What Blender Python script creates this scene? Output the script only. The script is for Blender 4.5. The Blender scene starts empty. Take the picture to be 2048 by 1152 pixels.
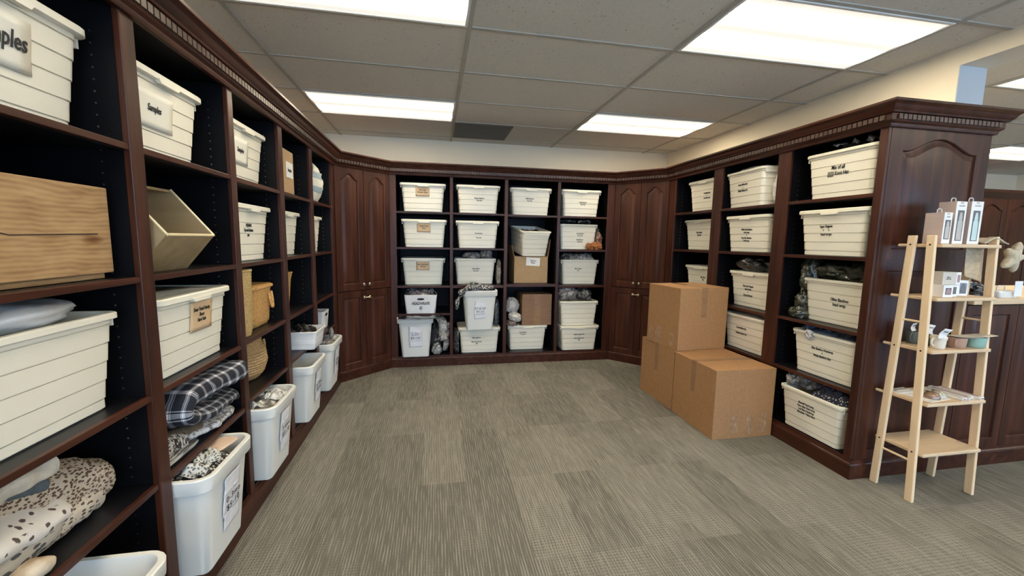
import bpy, math, random
from mathutils import Vector, Matrix, noise
random.seed(7)
PI = math.pi
SC = bpy.context.scene
COL = SC.collection

# ------------------------------------------------------------------ materials
def new_mat(name):
    m = bpy.data.materials.new(name); m.use_nodes = True
    nt = m.node_tree; b = nt.nodes['Principled BSDF']
    return m, nt, b
def N(nt, t, **kw):
    n = nt.nodes.new(t)
    for k, v in kw.items():
        if hasattr(n, k): setattr(n, k, v)
        else: n.inputs[k].default_value = v
    return n
def coords(nt, scale=(1, 1, 1), kind='Object'):
    tc = N(nt, 'ShaderNodeTexCoord'); mp = N(nt, 'ShaderNodeMapping')
    mp.inputs['Scale'].default_value = scale
    nt.links.new(tc.outputs[kind], mp.inputs['Vector'])
    return mp.outputs['Vector']
def ramp(nt, fac, stops, interp='LINEAR'):
    r = N(nt, 'ShaderNodeValToRGB'); cr = r.color_ramp; cr.interpolation = interp
    while len(cr.elements) < len(stops): cr.elements.new(0.5)
    for e, (p, c) in zip(cr.elements, stops):
        e.position = p; e.color = (c[0], c[1], c[2], 1) if len(c) == 3 else c
    nt.links.new(fac, r.inputs['Fac']); return r.outputs['Color']
def math_n(nt, op, a, b=None, c=None):
    n = N(nt, 'ShaderNodeMath', operation=op)
    for i, v in enumerate((a, b, c)):
        if v is None: continue
        if isinstance(v, (int, float)): n.inputs[i].default_value = v
        else: nt.links.new(v, n.inputs[i])
    return n.outputs[0]
def mixc(nt, fac, a, b, blend='MIX'):
    n = N(nt, 'ShaderNodeMix', data_type='RGBA', blend_type=blend)
    for i, v in ((0, fac), (6, a), (7, b)):
        if isinstance(v, (int, float)): n.inputs[i].default_value = v
        elif isinstance(v, tuple): n.inputs[i].default_value = (v[0], v[1], v[2], 1)
        else: nt.links.new(v, n.inputs[i])
    return n.outputs[2]
def noise_mat(name, stops, scale=(8, 8, 8), detail=4, rough=0.5, bump=0.0, bscale=None, coat=0, metal=0, kind='Object', spec=0.5, dist=0.0, interp='LINEAR', bdist=0.01):
    m, nt, b = new_mat(name)
    v = coords(nt, scale, kind)
    n = N(nt, 'ShaderNodeTexNoise'); n.inputs['Scale'].default_value = 1; n.inputs['Detail'].default_value = detail
    n.inputs['Distortion'].default_value = dist
    nt.links.new(v, n.inputs['Vector'])
    nt.links.new(ramp(nt, n.outputs['Fac'], stops, interp), b.inputs['Base Color'])
    b.inputs['Roughness'].default_value = rough; b.inputs['Metallic'].default_value = metal
    b.inputs['Coat Weight'].default_value = coat; b.inputs['Coat Roughness'].default_value = 0.15
    b.inputs['Specular IOR Level'].default_value = spec
    if bump:
        n2 = n
        if bscale:
            v2 = coords(nt, bscale, kind); n2 = N(nt, 'ShaderNodeTexNoise'); n2.inputs['Scale'].default_value = 1
            n2.inputs['Detail'].default_value = 3; nt.links.new(v2, n2.inputs['Vector'])
        bp = N(nt, 'ShaderNodeBump'); bp.inputs['Strength'].default_value = bump; bp.inputs['Distance'].default_value = bdist
        nt.links.new(n2.outputs['Fac'], bp.inputs['Height']); nt.links.new(bp.outputs['Normal'], b.inputs['Normal'])
    return m
def flat(name, c, rough=0.5, **kw):
    d = tuple(x * 0.93 for x in c)
    return noise_mat(name, [(0.35, d), (0.65, c)], scale=(5, 5, 5), rough=rough, **kw)

MW = {}
for ax, sc in dict(x=(1.6, 22, 22), y=(22, 1.6, 22), z=(22, 22, 1.6)).items():
    MW[ax] = noise_mat('mahogany_' + ax, [(0.3, (0.026, 0.0068, 0.0036)), (0.5, (0.049, 0.0135, 0.0068)), (0.72, (0.078, 0.0235, 0.0120))],
                       scale=sc, detail=6, rough=0.38, coat=0.05, dist=0.6, bump=0.04, spec=0.3)
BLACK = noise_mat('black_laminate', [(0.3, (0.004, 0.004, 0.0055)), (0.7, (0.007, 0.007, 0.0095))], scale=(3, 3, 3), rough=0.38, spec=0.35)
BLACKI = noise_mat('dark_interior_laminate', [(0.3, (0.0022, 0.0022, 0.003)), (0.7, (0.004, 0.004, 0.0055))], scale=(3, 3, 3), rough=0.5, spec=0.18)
PIN = flat('steel_pin', (0.55, 0.55, 0.55), 0.3, metal=1)
WHITE_BIN = noise_mat('cream_plastic', [(0.3, (0.825, 0.785, 0.665)), (0.7, (0.855, 0.815, 0.70))], scale=(3, 3, 3), rough=0.42)
WHITE_TALL = noise_mat('white_plastic', [(0.3, (0.76, 0.76, 0.72)), (0.7, (0.79, 0.79, 0.76))], scale=(3, 3, 3), rough=0.38)
WHITE_BASKET = flat('bright_white_plastic', (0.82, 0.82, 0.82), 0.4)
GREYINK = flat('grey_print', (.16, .15, .14), .6)
INK = flat('marker_ink', (0.012, 0.012, 0.014), 0.6)
PAPER = noise_mat('white_paper', [(0.3, (0.78, 0.77, 0.74)), (0.7, (0.84, 0.83, 0.80))], scale=(9, 9, 9), rough=0.6, bump=0.1, bscale=(25, 25, 25))
PAPERB = noise_mat('cool_paper', [(0.3, (0.78, 0.78, 0.82)), (0.7, (0.86, 0.86, 0.90))], scale=(9, 9, 9), rough=0.35, bump=0.3, bscale=(25, 25, 25))
PAPERL = noise_mat('taped_cream_paper', [(0.3, (0.76, 0.74, 0.66)), (0.7, (0.82, 0.80, 0.72))], scale=(9, 9, 9), rough=0.5, bump=0.08, bscale=(20, 20, 20))
TAN = noise_mat('tan_label', [(0.3, (0.66, 0.46, 0.27)), (0.7, (0.72, 0.52, 0.32))], scale=(9, 9, 9), rough=0.6)
KRAFT = noise_mat('kraft_cardboard', [(0.25, (0.33, 0.17, 0.072)), (0.75, (0.40, 0.215, 0.095))], scale=(45, 45, 45), rough=0.75, bump=0.04)
KRAFT2 = noise_mat('light_kraft_cardboard', [(0.25, (0.40, 0.26, 0.13)), (0.75, (0.46, 0.30, 0.155))], scale=(45, 45, 45), rough=0.75)
TAPE = noise_mat('packing_tape', [(0.3, (0.27, 0.15, 0.075)), (0.7, (0.34, 0.20, 0.105))], scale=(14, 14, 60), rough=0.22)
SCUFF = noise_mat('torn_tape', [(0.35, (0.31, 0.165, 0.078)), (0.55, (0.36, 0.215, 0.125)), (0.72, (0.46, 0.32, 0.22))], scale=(60, 60, 40), rough=0.3)
PINE = noise_mat('pale_beech', [(0.3, (0.78, 0.58, 0.36)), (0.6, (0.84, 0.64, 0.42)), (0.8, (0.74, 0.54, 0.33))], scale=(30, 30, 3), rough=0.55, dist=0.4)
PINEX = noise_mat('pale_beech_boards', [(0.3, (0.62, 0.44, 0.26)), (0.6, (0.69, 0.52, 0.34)), (0.8, (0.55, 0.38, 0.21))], scale=(3, 30, 30), rough=0.55, dist=0.6)
BOXWOOD = noise_mat('plywood_bin', [(0.3, (0.30, 0.21, 0.105)), (0.7, (0.40, 0.29, 0.155))], scale=(20, 4, 20), rough=0.5, dist=0.4)
BOXEDGE = flat('plywood_edge', (0.80, 0.66, 0.40), 0.5)
HOLE = flat('dark_peg_hole', (0.03, 0.018, 0.012), 0.6)
BRASS = flat('brushed_nickel', (0.72, 0.64, 0.50), 0.25, metal=1)
GREYF = flat('gray_interior', (0.45, 0.46, 0.47), 0.5)
WALLM = noise_mat('cream_wall_paint', [(0.3, (0.85, 0.75, 0.585)), (0.7, (0.88, 0.78, 0.615))], scale=(2, 2, 2), rough=0.7, bump=0.05, bscale=(160, 160, 160))
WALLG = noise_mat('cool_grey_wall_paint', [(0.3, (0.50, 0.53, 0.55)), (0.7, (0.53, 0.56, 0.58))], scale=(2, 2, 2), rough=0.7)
STEEL = flat('painted_grid_rail', (0.50, 0.47, 0.41), 0.85, spec=0.1)
WHITEP = flat('white_enamel_frame', (0.82, 0.81, 0.77), 0.35)

def old_pine():
    m, nt, b = new_mat('weathered_pine_board')
    v = coords(nt, (1, 1, 1))
    n = N(nt, 'ShaderNodeTexNoise'); n.inputs['Scale'].default_value = 1.0; n.inputs['Detail'].default_value = 2
    v2 = coords(nt, (5, 2.2, 6)); nt.links.new(v2, n.inputs['Vector'])
    sep = N(nt, 'ShaderNodeSeparateXYZ'); nt.links.new(v, sep.inputs[0])
    a = math_n(nt, 'MULTIPLY_ADD', n.outputs['Fac'], 0.045, sep.outputs['Z'])
    w = math_n(nt, 'SINE', math_n(nt, 'MULTIPLY', a, 520))
    f = math_n(nt, 'MULTIPLY_ADD', w, 0.5, 0.5)
    n2 = N(nt, 'ShaderNodeTexNoise'); n2.inputs['Scale'].default_value = 1; n2.inputs['Detail'].default_value = 5
    nt.links.new(coords(nt, (9, 4, 40)), n2.inputs['Vector'])
    f2 = math_n(nt, 'MULTIPLY_ADD', n2.outputs['Fac'], 0.9, math_n(nt, 'MULTIPLY', f, 0.17))
    c = ramp(nt, f2, [(0.25, (0.22, 0.115, 0.045)), (0.55, (0.40, 0.24, 0.11)), (0.85, (0.50, 0.33, 0.165))])
    vo = N(nt, 'ShaderNodeTexVoronoi'); vo.inputs['Scale'].default_value = 1
    nt.links.new(coords(nt, (3, 6.0, 8.0)), vo.inputs['Vector'])
    k = ramp(nt, vo.outputs['Distance'], [(0.05, (0.16, 0.07, 0.03)), (0.11, (0.5, 0.35, 0.2)), (0.16, (1, 1, 1))])
    nt.links.new(mixc(nt, 1.0, c, k, 'MULTIPLY'), b.inputs['Base Color'])
    b.inputs['Roughness'].default_value = 0.65
    return m
OLDPINE = old_pine()

def carpet():
    m, nt, b = new_mat('grey_streaked_carpet')
    L = nt.links
    tile = coords(nt, (1, 1, 1))
    # random rectangles: which weave each block has
    def blocks(sx, sy, off):
        mp = N(nt, 'ShaderNodeMapping'); L.new(tile, mp.inputs['Vector'])
        mp.inputs['Scale'].default_value = (sx, sy, 1); mp.inputs['Location'].default_value = (off, off * 1.7, 0)
        fl = N(nt, 'ShaderNodeVectorMath', operation='FLOOR'); L.new(mp.outputs[0], fl.inputs[0])
        wn = N(nt, 'ShaderNodeTexWhiteNoise', noise_dimensions='3D'); L.new(fl.outputs[0], wn.inputs['Vector'])
        return wn.outputs['Value']
    b1 = blocks(4.1, 1.64, 0.3); b2 = blocks(8.2, 3.28, 5.1); b3 = blocks(1.64, 1.64, 2.2)
    bl = math_n(nt, 'MULTIPLY_ADD', b1, 0.55, math_n(nt, 'MULTIPLY_ADD', b2, 0.3, math_n(nt, 'MULTIPLY', b3, 0.15)))
    def nz(sc, det=3, rough=0.5):
        n = N(nt, 'ShaderNodeTexNoise'); n.inputs['Scale'].default_value = 1; n.inputs['Detail'].default_value = det
        n.inputs['Roughness'].default_value = rough
        L.new(coords(nt, sc), n.inputs['Vector']); return n.outputs['Fac']
    cross = ramp(nt, math_n(nt, 'ADD', bl, math_n(nt, 'MULTIPLY_ADD', nz((5, 5, 1), 3), .5, -.25)), [(0.36, (0.10, 0.10, 0.10)), (0.68, (1, 1, 1))])
    sep = N(nt, 'ShaderNodeSeparateXYZ'); L.new(tile, sep.inputs[0])
    wob = nz((6, 6, 1), 2)
    wx = math_n(nt, 'MULTIPLY_ADD', math_n(nt, 'SINE', math_n(nt, 'MULTIPLY_ADD', wob, 6, math_n(nt, 'MULTIPLY', sep.outputs['X'], 430))), .5, .5)
    wy = math_n(nt, 'MULTIPLY_ADD', math_n(nt, 'SINE', math_n(nt, 'MULTIPLY_ADD', wob, 9, math_n(nt, 'MULTIPLY', sep.outputs['Y'], 400))), .5, .5)
    lx = math_n(nt, 'SINE', math_n(nt, 'MULTIPLY_ADD', nz((9, 1.2, 1), 2), 16, math_n(nt, 'MULTIPLY', sep.outputs['X'], 520)))
    st = ramp(nt, math_n(nt, 'MULTIPLY_ADD', lx, .17, nz((140, 6.5, 1), 2)), [(0.53, (0, 0, 0)), (0.70, (1, 1, 1))])
    stx = ramp(nt, math_n(nt, 'MULTIPLY', math_n(nt, 'MULTIPLY', math_n(nt, 'SQRT', wx), math_n(nt, 'SQRT', wy)), math_n(nt, 'MULTIPLY_ADD', nz((60, 60, 1), 2), 1.2, .3)), [(0.12, (0, 0, 0)), (0.50, (1, 1, 1))])
    pile = nz((230, 230, 1), 3, 0.8)
    base = ramp(nt, pile, [(0.25, (0.070, 0.065, 0.054)), (0.75, (0.218, 0.204, 0.171))])
    light = ramp(nt, pile, [(0.3, (0.26, 0.245, 0.207)), (0.7, (0.45, 0.424, 0.36))])
    s1 = math_n(nt, 'MULTIPLY', st, 0.66)
    w = math_n(nt, 'MULTIPLY', math_n(nt, 'MULTIPLY', stx, cross), 0.46)
    fac = math_n(nt, 'MAXIMUM', s1, w)
    shade = ramp(nt, b1, [(0.0, (0.92, 0.92, 0.92)), (1.0, (1.06, 1.06, 1.06))])
    c = mixc(nt, fac, base, light)
    L.new(mixc(nt, 1.0, c, shade, 'MULTIPLY'), b.inputs['Base Color'])
    b.inputs['Roughness'].default_value = 0.95; b.inputs['Specular IOR Level'].default_value = 0.15
    bp = N(nt, 'ShaderNodeBump'); bp.inputs['Strength'].default_value = 0.5; bp.inputs['Distance'].default_value = 0.004
    L.new(math_n(nt, 'ADD', fac, pile), bp.inputs['Height']); L.new(bp.outputs[0], b.inputs['Normal'])
    return m
CARPET = carpet()

def ceiling_mat():
    m, nt, b = new_mat('fissured_ceiling_tile')
    n = N(nt, 'ShaderNodeTexNoise'); n.inputs['Scale'].default_value = 1; n.inputs['Detail'].default_value = 4; n.inputs['Roughness'].default_value = 0.75
    nt.links.new(coords(nt, (85, 85, 1)), n.inputs['Vector'])
    c = ramp(nt, n.outputs['Fac'], [(0.2, (0.60, 0.565, 0.50)), (0.55, (0.70, 0.665, 0.60)), (0.8, (0.75, 0.715, 0.65))])
    vo = N(nt, 'ShaderNodeTexVoronoi'); vo.inputs['Scale'].default_value = 1
    nt.links.new(coords(nt, (42, 26, 1)), vo.inputs['Vector'])
    k = ramp(nt, vo.outputs['Distance'], [(0.10, (0.33, 0.28, 0.24)), (0.15, (1, 1, 1))])
    sel = N(nt, 'ShaderNodeTexNoise'); sel.inputs['Scale'].default_value = 1
    nt.links.new(coords(nt, (14, 14, 1)), sel.inputs['Vector'])
    s = ramp(nt, sel.outputs['Fac'], [(0.48, (0, 0, 0)), (0.56, (1, 1, 1))])
    nt.links.new(mixc(nt, s, c, mixc(nt, 1.0, c, k, 'MULTIPLY')), b.inputs['Base Color'])
    b.inputs['Roughness'].default_value = 0.9
    return m
CEIL = ceiling_mat()

def panel_mat():
    m, nt, b = new_mat('lit_prismatic_diffuser')
    tc = N(nt, 'ShaderNodeTexCoord'); sep = N(nt, 'ShaderNodeSeparateXYZ'); nt.links.new(tc.outputs['Object'], sep.inputs[0])
    # two fluorescent tubes run along the fixture behind the lens
    def band(y0):
        d = math_n(nt, 'SUBTRACT', sep.outputs['Y'], y0)
        return math_n(nt, 'EXPONENT', math_n(nt, 'MULTIPLY', math_n(nt, 'MULTIPLY', d, d), -520))
    s = math_n(nt, 'ADD', band(-0.13), band(0.13))
    px = math_n(nt, 'SINE', math_n(nt, 'MULTIPLY', sep.outputs['X'], 520))
    py = math_n(nt, 'SINE', math_n(nt, 'MULTIPLY', sep.outputs['Y'], 520))
    pr = math_n(nt, 'MULTIPLY_ADD', math_n(nt, 'MULTIPLY', px, py), 0.06, 0.94)
    st = math_n(nt, 'MULTIPLY', math_n(nt, 'MULTIPLY_ADD', s, PANEL_TUBE, PANEL_BASE), pr)
    b.inputs['Base Color'].default_value = (0.8, 0.8, 0.78, 1)
    nt.links.new(mixc(nt, math_n(nt, 'MINIMUM', math_n(nt, 'MULTIPLY', s, 4), 1), (1.0, .955, .84), (1.0, .865, .63)), b.inputs['Emission Color'])
    nt.links.new(st, b.inputs['Emission Strength'])
    b.inputs['Roughness'].default_value = 0.4
    return m
PANEL_TUBE, PANEL_BASE = 11.5, 0.24
PANEL = panel_mat()

def print_mat(name, bg, spots, scale, thr=0.35, rough=0.85, kind='Object', stretch=(1, 1, 1), coat=0.0, bump=0.0):
    """fabric with irregular printed spots"""
    m, nt, b = new_mat(name)
    v = coords(nt, tuple(scale * s for s in stretch), kind)
    n = N(nt, 'ShaderNodeTexNoise'); n.inputs['Scale'].default_value = 1.5; nt.links.new(v, n.inputs['Vector'])
    ad = N(nt, 'ShaderNodeMixRGB', blend_type='ADD'); ad.inputs[0].default_value = 0.55
    nt.links.new(v, ad.inputs[1]); nt.links.new(n.outputs['Color'], ad.inputs[2])
    vo = N(nt, 'ShaderNodeTexVoronoi'); vo.inputs['Scale'].default_value = 1; nt.links.new(ad.outputs[0], vo.inputs['Vector'])
    c = ramp(nt, vo.outputs['Distance'], [(0.0, spots), (thr - 0.05, spots), (thr, bg), (1, tuple(x * 0.95 for x in bg))])
    nt.links.new(c, b.inputs['Base Color'])
    b.inputs['Roughness'].default_value = rough; b.inputs['Coat Weight'].default_value = coat
    b.inputs['Coat Roughness'].default_value = 0.12
    if coat or bump:
        n2 = N(nt, 'ShaderNodeTexNoise'); n2.inputs['Scale'].default_value = 38; n2.inputs['Detail'].default_value = 3
        tc = N(nt, 'ShaderNodeTexCoord'); nt.links.new(tc.outputs['Object'], n2.inputs['Vector'])
        bp = N(nt, 'ShaderNodeBump'); bp.inputs['Strength'].default_value = 0.8 if coat else bump; bp.inputs['Distance'].default_value = 0.02
        nt.links.new(n2.outputs['Fac'], bp.inputs['Height']); nt.links.new(bp.outputs['Normal'], b.inputs['Normal'])
        if coat: nt.links.new(bp.outputs['Normal'], b.inputs['Coat Normal'])
    return m
def bag_mat(name, c1, c2, scale=30, rough=0.35):
    return noise_mat(name, [(0.38, c1), (0.5, tuple((a + b) / 2 for a, b in zip(c1, c2))), (0.62, c2)], scale=(scale, scale, scale), rough=rough, coat=1.0,
                     bump=0.9, bscale=(34, 34, 34), bdist=0.02, dist=1.2)
def cloth_mat(name, c, scale=40):
    return noise_mat(name, [(0.3, tuple(x * 0.7 for x in c)), (0.7, c)], scale=(scale, scale, scale), rough=0.9, bump=0.3, bscale=(60, 60, 60))
def plaid_mat():
    m, nt, b = new_mat('navy_white_plaid')
    tc = N(nt, 'ShaderNodeTexCoord'); sep = N(nt, 'ShaderNodeSeparateXYZ'); nt.links.new(tc.outputs['UV'], sep.inputs[0])
    def bandpat(u):
        f = math_n(nt, 'FRACT', math_n(nt, 'MULTIPLY', u, 19))
        return ramp(nt, f, [(0.0, (0, 0, 0)), (0.30, (0.0,) * 3), (0.31, (1, 1, 1)), (0.35, (0, 0, 0)), (0.40, (0.9,) * 3), (0.52, (0, 0, 0)), (0.57, (0.9,) * 3), (0.61, (0, 0, 0))], 'CONSTANT')
    s = math_n(nt, 'ADD', bandpat(sep.outputs['X']), bandpat(sep.outputs['Y']))
    c = ramp(nt, math_n(nt, 'MULTIPLY', s, 0.5), [(0.0, (0.010, 0.012, 0.022)), (0.3, (0.06, 0.07, 0.10)), (0.46, (0.26, 0.27, 0.31)), (0.8, (0.86, 0.86, 0.88))])
    nt.links.new(c, b.inputs['Base Color']); b.inputs['Roughness'].default_value = 0.9
    return m
PLAID = plaid_mat()
def wicker_mat(name, c, dark=0.55):
    m = noise_mat(name, [(0.25, tuple(x * dark for x in c)), (0.5, c), (0.8, tuple(min(1, x * 1.3) for x in c))], scale=(90, 90, 160), detail=2, rough=0.45, bump=0.15, bscale=(160, 160, 360))
    return m

# ------------------------------------------------------------------ mesh helpers
class MB:
    def __init__(s): s.v = []; s.f = []; s.m = []; s.uv = {}
    def add(s, vs, fs, mat=0):
        o = len(s.v); s.v += [tuple(p) for p in vs]
        for f in fs: s.f.append(tuple(i + o for i in f)); s.m.append(mat)
        return o
    def box(s, x0, x1, y0, y1, z0, z1, mat=0):
        vs = [(x, y, z) for z in (z0, z1) for y in (y0, y1) for x in (x0, x1)]
        s.add(vs, [(0, 2, 3, 1), (4, 5, 7, 6), (0, 1, 5, 4), (2, 6, 7, 3), (0, 4, 6, 2), (1, 3, 7, 5)], mat); return s
    def rings(s, rings, cap0=True, cap1=True, mat=0, closed=False, flip=False):
        n = len(rings[0]); o = len(s.v)
        for r in rings: s.v += [tuple(p) for p in r]
        R = len(rings)
        for i in range(R if closed else R - 1):
            i2 = (i + 1) % R
            for j in range(n):
                a, b_, c, d = i * n + j, i * n + (j + 1) % n, i2 * n + (j + 1) % n, i2 * n + j
                f = (a, b_, c, d) if not flip else (d, c, b_, a)
                s.f.append(tuple(k + o for k in f)); s.m.append(mat)
        if not closed:
            if cap0: f = tuple(o + j for j in range(n)); s.f.append(f[::-1] if not flip else f); s.m.append(mat)
            if cap1: f = tuple(o + (R - 1) * n + j for j in range(n)); s.f.append(f if not flip else f[::-1]); s.m.append(mat)
        return s
    def tube(s, pts, r, n=8, mat=0, closed=False):
        pts = [Vector(p) for p in pts]; rg = []; R = len(pts); ref = None
        for i, p in enumerate(pts):
            a = pts[(i - 1) % R] if (closed or i > 0) else p; c = pts[(i + 1) % R] if (closed or i < R - 1) else p
            t = (c - a).normalized()
            if ref is None: ref = Vector((0, 0, 1)) if abs(t.z) < 0.9 else Vector((1, 0, 0))
            u = (ref - t * ref.dot(t)).normalized(); ref = u; w = t.cross(u)
            rr = r[i] if isinstance(r, (list, tuple)) else r
            rg.append([p + (u * math.cos(2 * PI * k / n) + w * math.sin(2 * PI * k / n)) * rr for k in range(n)])
        return s.rings(rg, mat=mat, closed=closed)
    def cyl(s, p0, p1, r, n=12, mat=0): return s.tube([p0, p1], r, n, mat)
    def prism(s, poly, fn, d0, d1, mat=0):
        """poly 2D list ccw; fn(u,v,d)->xyz"""
        s.rings([[fn(u, v, d0) for u, v in poly], [fn(u, v, d1) for u, v in poly]], mat=mat); return s
    def grid(s, fn, nu, nv, mat=0, uvs=None):
        o = len(s.v)
        for i in range(nu + 1):
            for j in range(nv + 1): s.v.append(tuple(fn(i / nu, j / nv)))
        for i in range(nu):
            for j in range(nv):
                a = o + i * (nv + 1) + j
                s.f.append((a, a + nv + 1, a + nv + 2, a + 1)); s.m.append(mat)
        return s
    def build(s, name, mats, parent=None, loc=(0, 0, 0), rot=(0, 0, 0), smooth=None, bevel=0, solid=0, sub=0):
        me = bpy.data.meshes.new(name); me.from_pydata(s.v, [], s.f)
        mats = mats if isinstance(mats, (list, tuple)) else [mats]
        for m in mats: me.materials.append(m)
        for p, mi in zip(me.polygons, s.m): p.material_index = mi
        if s.uv:
            ul = me.uv_layers.new(name='UVMap')
            for lp in me.loops: ul.data[lp.index].uv = s.uv.get(lp.vertex_index, (0, 0))
        me.update()
        import bmesh
        bm = bmesh.new(); bm.from_mesh(me); bmesh.ops.recalc_face_normals(bm, faces=bm.faces); bm.to_mesh(me); bm.free()
        if smooth:
            for p in me.polygons: p.use_smooth = True
            me.set_sharp_from_angle(angle=math.radians(smooth))
        o = bpy.data.objects.new(name, me); COL.objects.link(o); o.location = loc; o.rotation_euler = rot
        if parent: o.parent = parent
        if solid:
            md = o.modifiers.new('thickness', 'SOLIDIFY'); md.thickness = solid; md.offset = 0
        if bevel:
            md = o.modifiers.new('edge', 'BEVEL'); md.width = bevel; md.segments = 2; md.limit_method = 'ANGLE'; md.angle_limit = math.radians(50)
        if sub:
            md = o.modifiers.new('soft', 'SUBSURF'); md.levels = sub; md.render_levels = sub
        return o
def tag(o, label=None, cat=None, group=None, kind=None):
    if label: o['label'] = label
    if cat: o['category'] = cat
    if group: o['group'] = group
    if kind: o['kind'] = kind
    return o
def thing(name, label, cat, loc=(0, 0, 0), rz=0, group=None, rot=None):
    o = bpy.data.objects.new(name, None); COL.objects.link(o); o.location = loc
    o.rotation_euler = rot if rot else (0, 0, rz); o.empty_display_size = 0.1
    return tag(o, label, cat, group)
def children(o): return [c for c in bpy.data.objects if c.parent == o]
def copy_tree(o, parent=None):
    c = o.copy(); COL.objects.link(c)
    if parent: c.parent = parent
    for ch in children(o): copy_tree(ch, c)
    return c
def rrect(hw, hd, r, z, k=4, cx=0, cy=0):
    r = min(r, hw, hd); out = []
    for sx, sy, a0 in ((1, 1, 0), (-1, 1, 90), (-1, -1, 180), (1, -1, 270)):
        for i in range(k + 1):
            a = math.radians(a0 + 90 * i / k)
            out.append((cx + sx * (hw - r) + r * math.cos(a), cy + sy * (hd - r) + r * math.sin(a), z))
    return out
def text(parent, body, size, loc, rot, name='handwriting', align='CENTER', mat=INK, shear=0.12, spacing=1.0, width=0):
    cu = bpy.data.curves.new(name, 'FONT'); cu.body = body; cu.size = size; cu.align_x = align; cu.align_y = 'CENTER'
    cu.shear = shear; cu.extrude = 0.0004; cu.resolution_u = 2; cu.space_line = 1.05; cu.space_character = spacing
    cu.offset = width or (size * .018 if name == 'handwriting' else 0)
    cu.materials.append(mat)
    tmp = bpy.data.objects.new(name, cu); COL.objects.link(tmp)
    me = bpy.data.meshes.new_from_object(tmp.evaluated_get(bpy.context.evaluated_depsgraph_get()))
    bpy.data.objects.remove(tmp); me.name = name
    o = bpy.data.objects.new(name, me); COL.objects.link(o); o.parent = parent; o.location = loc; o.rotation_euler = rot
    if name == 'handwriting': o.scale = (.82, 1.2, 1)
    return o

# ------------------------------------------------------------------ room numbers (metres; camera stands at x=0,y=0)
CH = 2.468
XL, YB, XR = -0.859, 4.267, 2.327
DEP = 0.52
TOPZ = 1.957
YW, XWL, XWR = 5.03, -1.50, 2.97
GX0, GDX, GY0, GDY = 0.193, 1.2192, 2.379, 0.6096

# floor, walls, ceiling
tag(MB().box(XWL, 9, -3.2, YW, -0.1, 0).build('floor', CARPET), kind='structure', label='grey streaked carpet tile floor')
tag(MB().box(XWL, 9.1, -3.2, YW + .1, CH, CH + 0.1).build('ceiling', CEIL), kind='structure', label='drop ceiling of speckled tiles')
tag(MB().box(XWL - .1, 9, YW, YW + .12, 0, CH).build('wall_back', WALLM), kind='structure', label='cream back wall above the bookcases')
tag(MB().box(XWL - .1, XWL, -3.2, YW, 0, CH).build('wall_left', WALLM), kind='structure', label='cream wall behind the left bookcase')
wr = MB(); wr.box(XWR, XWR + .205, 1.976, YW, 0, CH); 
tag(MB().box(XWR, XWR + .205, -3.2, 1.976, 2.366, CH).build('trim_3', WALLM), kind='structure', label='cream header over the opening to the next room')
tag(wr.build('wall_right', WALLM), kind='structure', label='cream wall and header beside the opening')
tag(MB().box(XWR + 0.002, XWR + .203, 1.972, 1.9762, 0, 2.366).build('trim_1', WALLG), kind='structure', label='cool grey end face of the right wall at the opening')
tag(MB().box(9, 9.1, -3.2, YW, 0, CH).build('wall_far_right', WALLM), kind='structure')
# wall behind the camera with shop windows
wins = [(-1.1, 1.6), (2.1, 4.8), (5.3, 8.4)]
wf = MB(); zs0, zs1 = 0.35, 2.3
wf.box(XWL, 9, -3.35, -3.2, 0, zs0); wf.box(XWL, 9, -3.35, -3.2, zs1, CH)
px = XWL
for a, b_ in wins: wf.box(px, a, -3.35, -3.2, zs0, zs1); px = b_
wf.box(px, 9, -3.35, -3.2, zs0, zs1)
tag(wf.build('wall_front', WALLM), kind='structure')
glass, gnt, gb = new_mat('window_glass')
tr = N(gnt, 'ShaderNodeBsdfTransparent'); gl = N(gnt, 'ShaderNodeBsdfGlossy'); gl.inputs['Roughness'].default_value = 0.02
mx = N(gnt, 'ShaderNodeMixShader'); mx.inputs[0].default_value = 0.06
gnt.links.new(tr.outputs[0], mx.inputs[1]); gnt.links.new(gl.outputs[0], mx.inputs[2])
gnt.links.new(mx.outputs[0], gnt.nodes['Material Output'].inputs['Surface'])
for i, (a, b_) in enumerate(wins):
    fr = MB()
    for q in ((a, a + .05, zs0, zs1), (b_ - .05, b_, zs0, zs1), (a, b_, zs0, zs0 + .05), (a, b_, zs1 - .05, zs1), ((a + b_) / 2 - .025, (a + b_) / 2 + .025, zs0, zs1)):
        fr.box(q[0], q[1], -3.31, -3.25, q[2], q[3])
    w = tag(fr.build('window_%d' % (i + 1), WHITEP), kind='structure')
    MB().box(a + .05, b_ - .05, -3.284, -3.278, zs0 + .05, zs1 - .05).build('pane', glass, w)
# ceiling grid rails
gr = MB()
for i in range(-1, 8):
    x = GX0 + GDX * (i - 1)
    gr.box(x - .012, x + .012, -3.2, YW, CH - .006, CH + .001)
for k in range(-9, 5):
    y = GY0 + GDY * k
    gr.box(XWL, 9, y - .012, y + .012, CH - .005, CH + .001)
tag(gr.build('trim_2', STEEL), kind='structure', label='pale metal grid rails of the drop ceiling')
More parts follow.
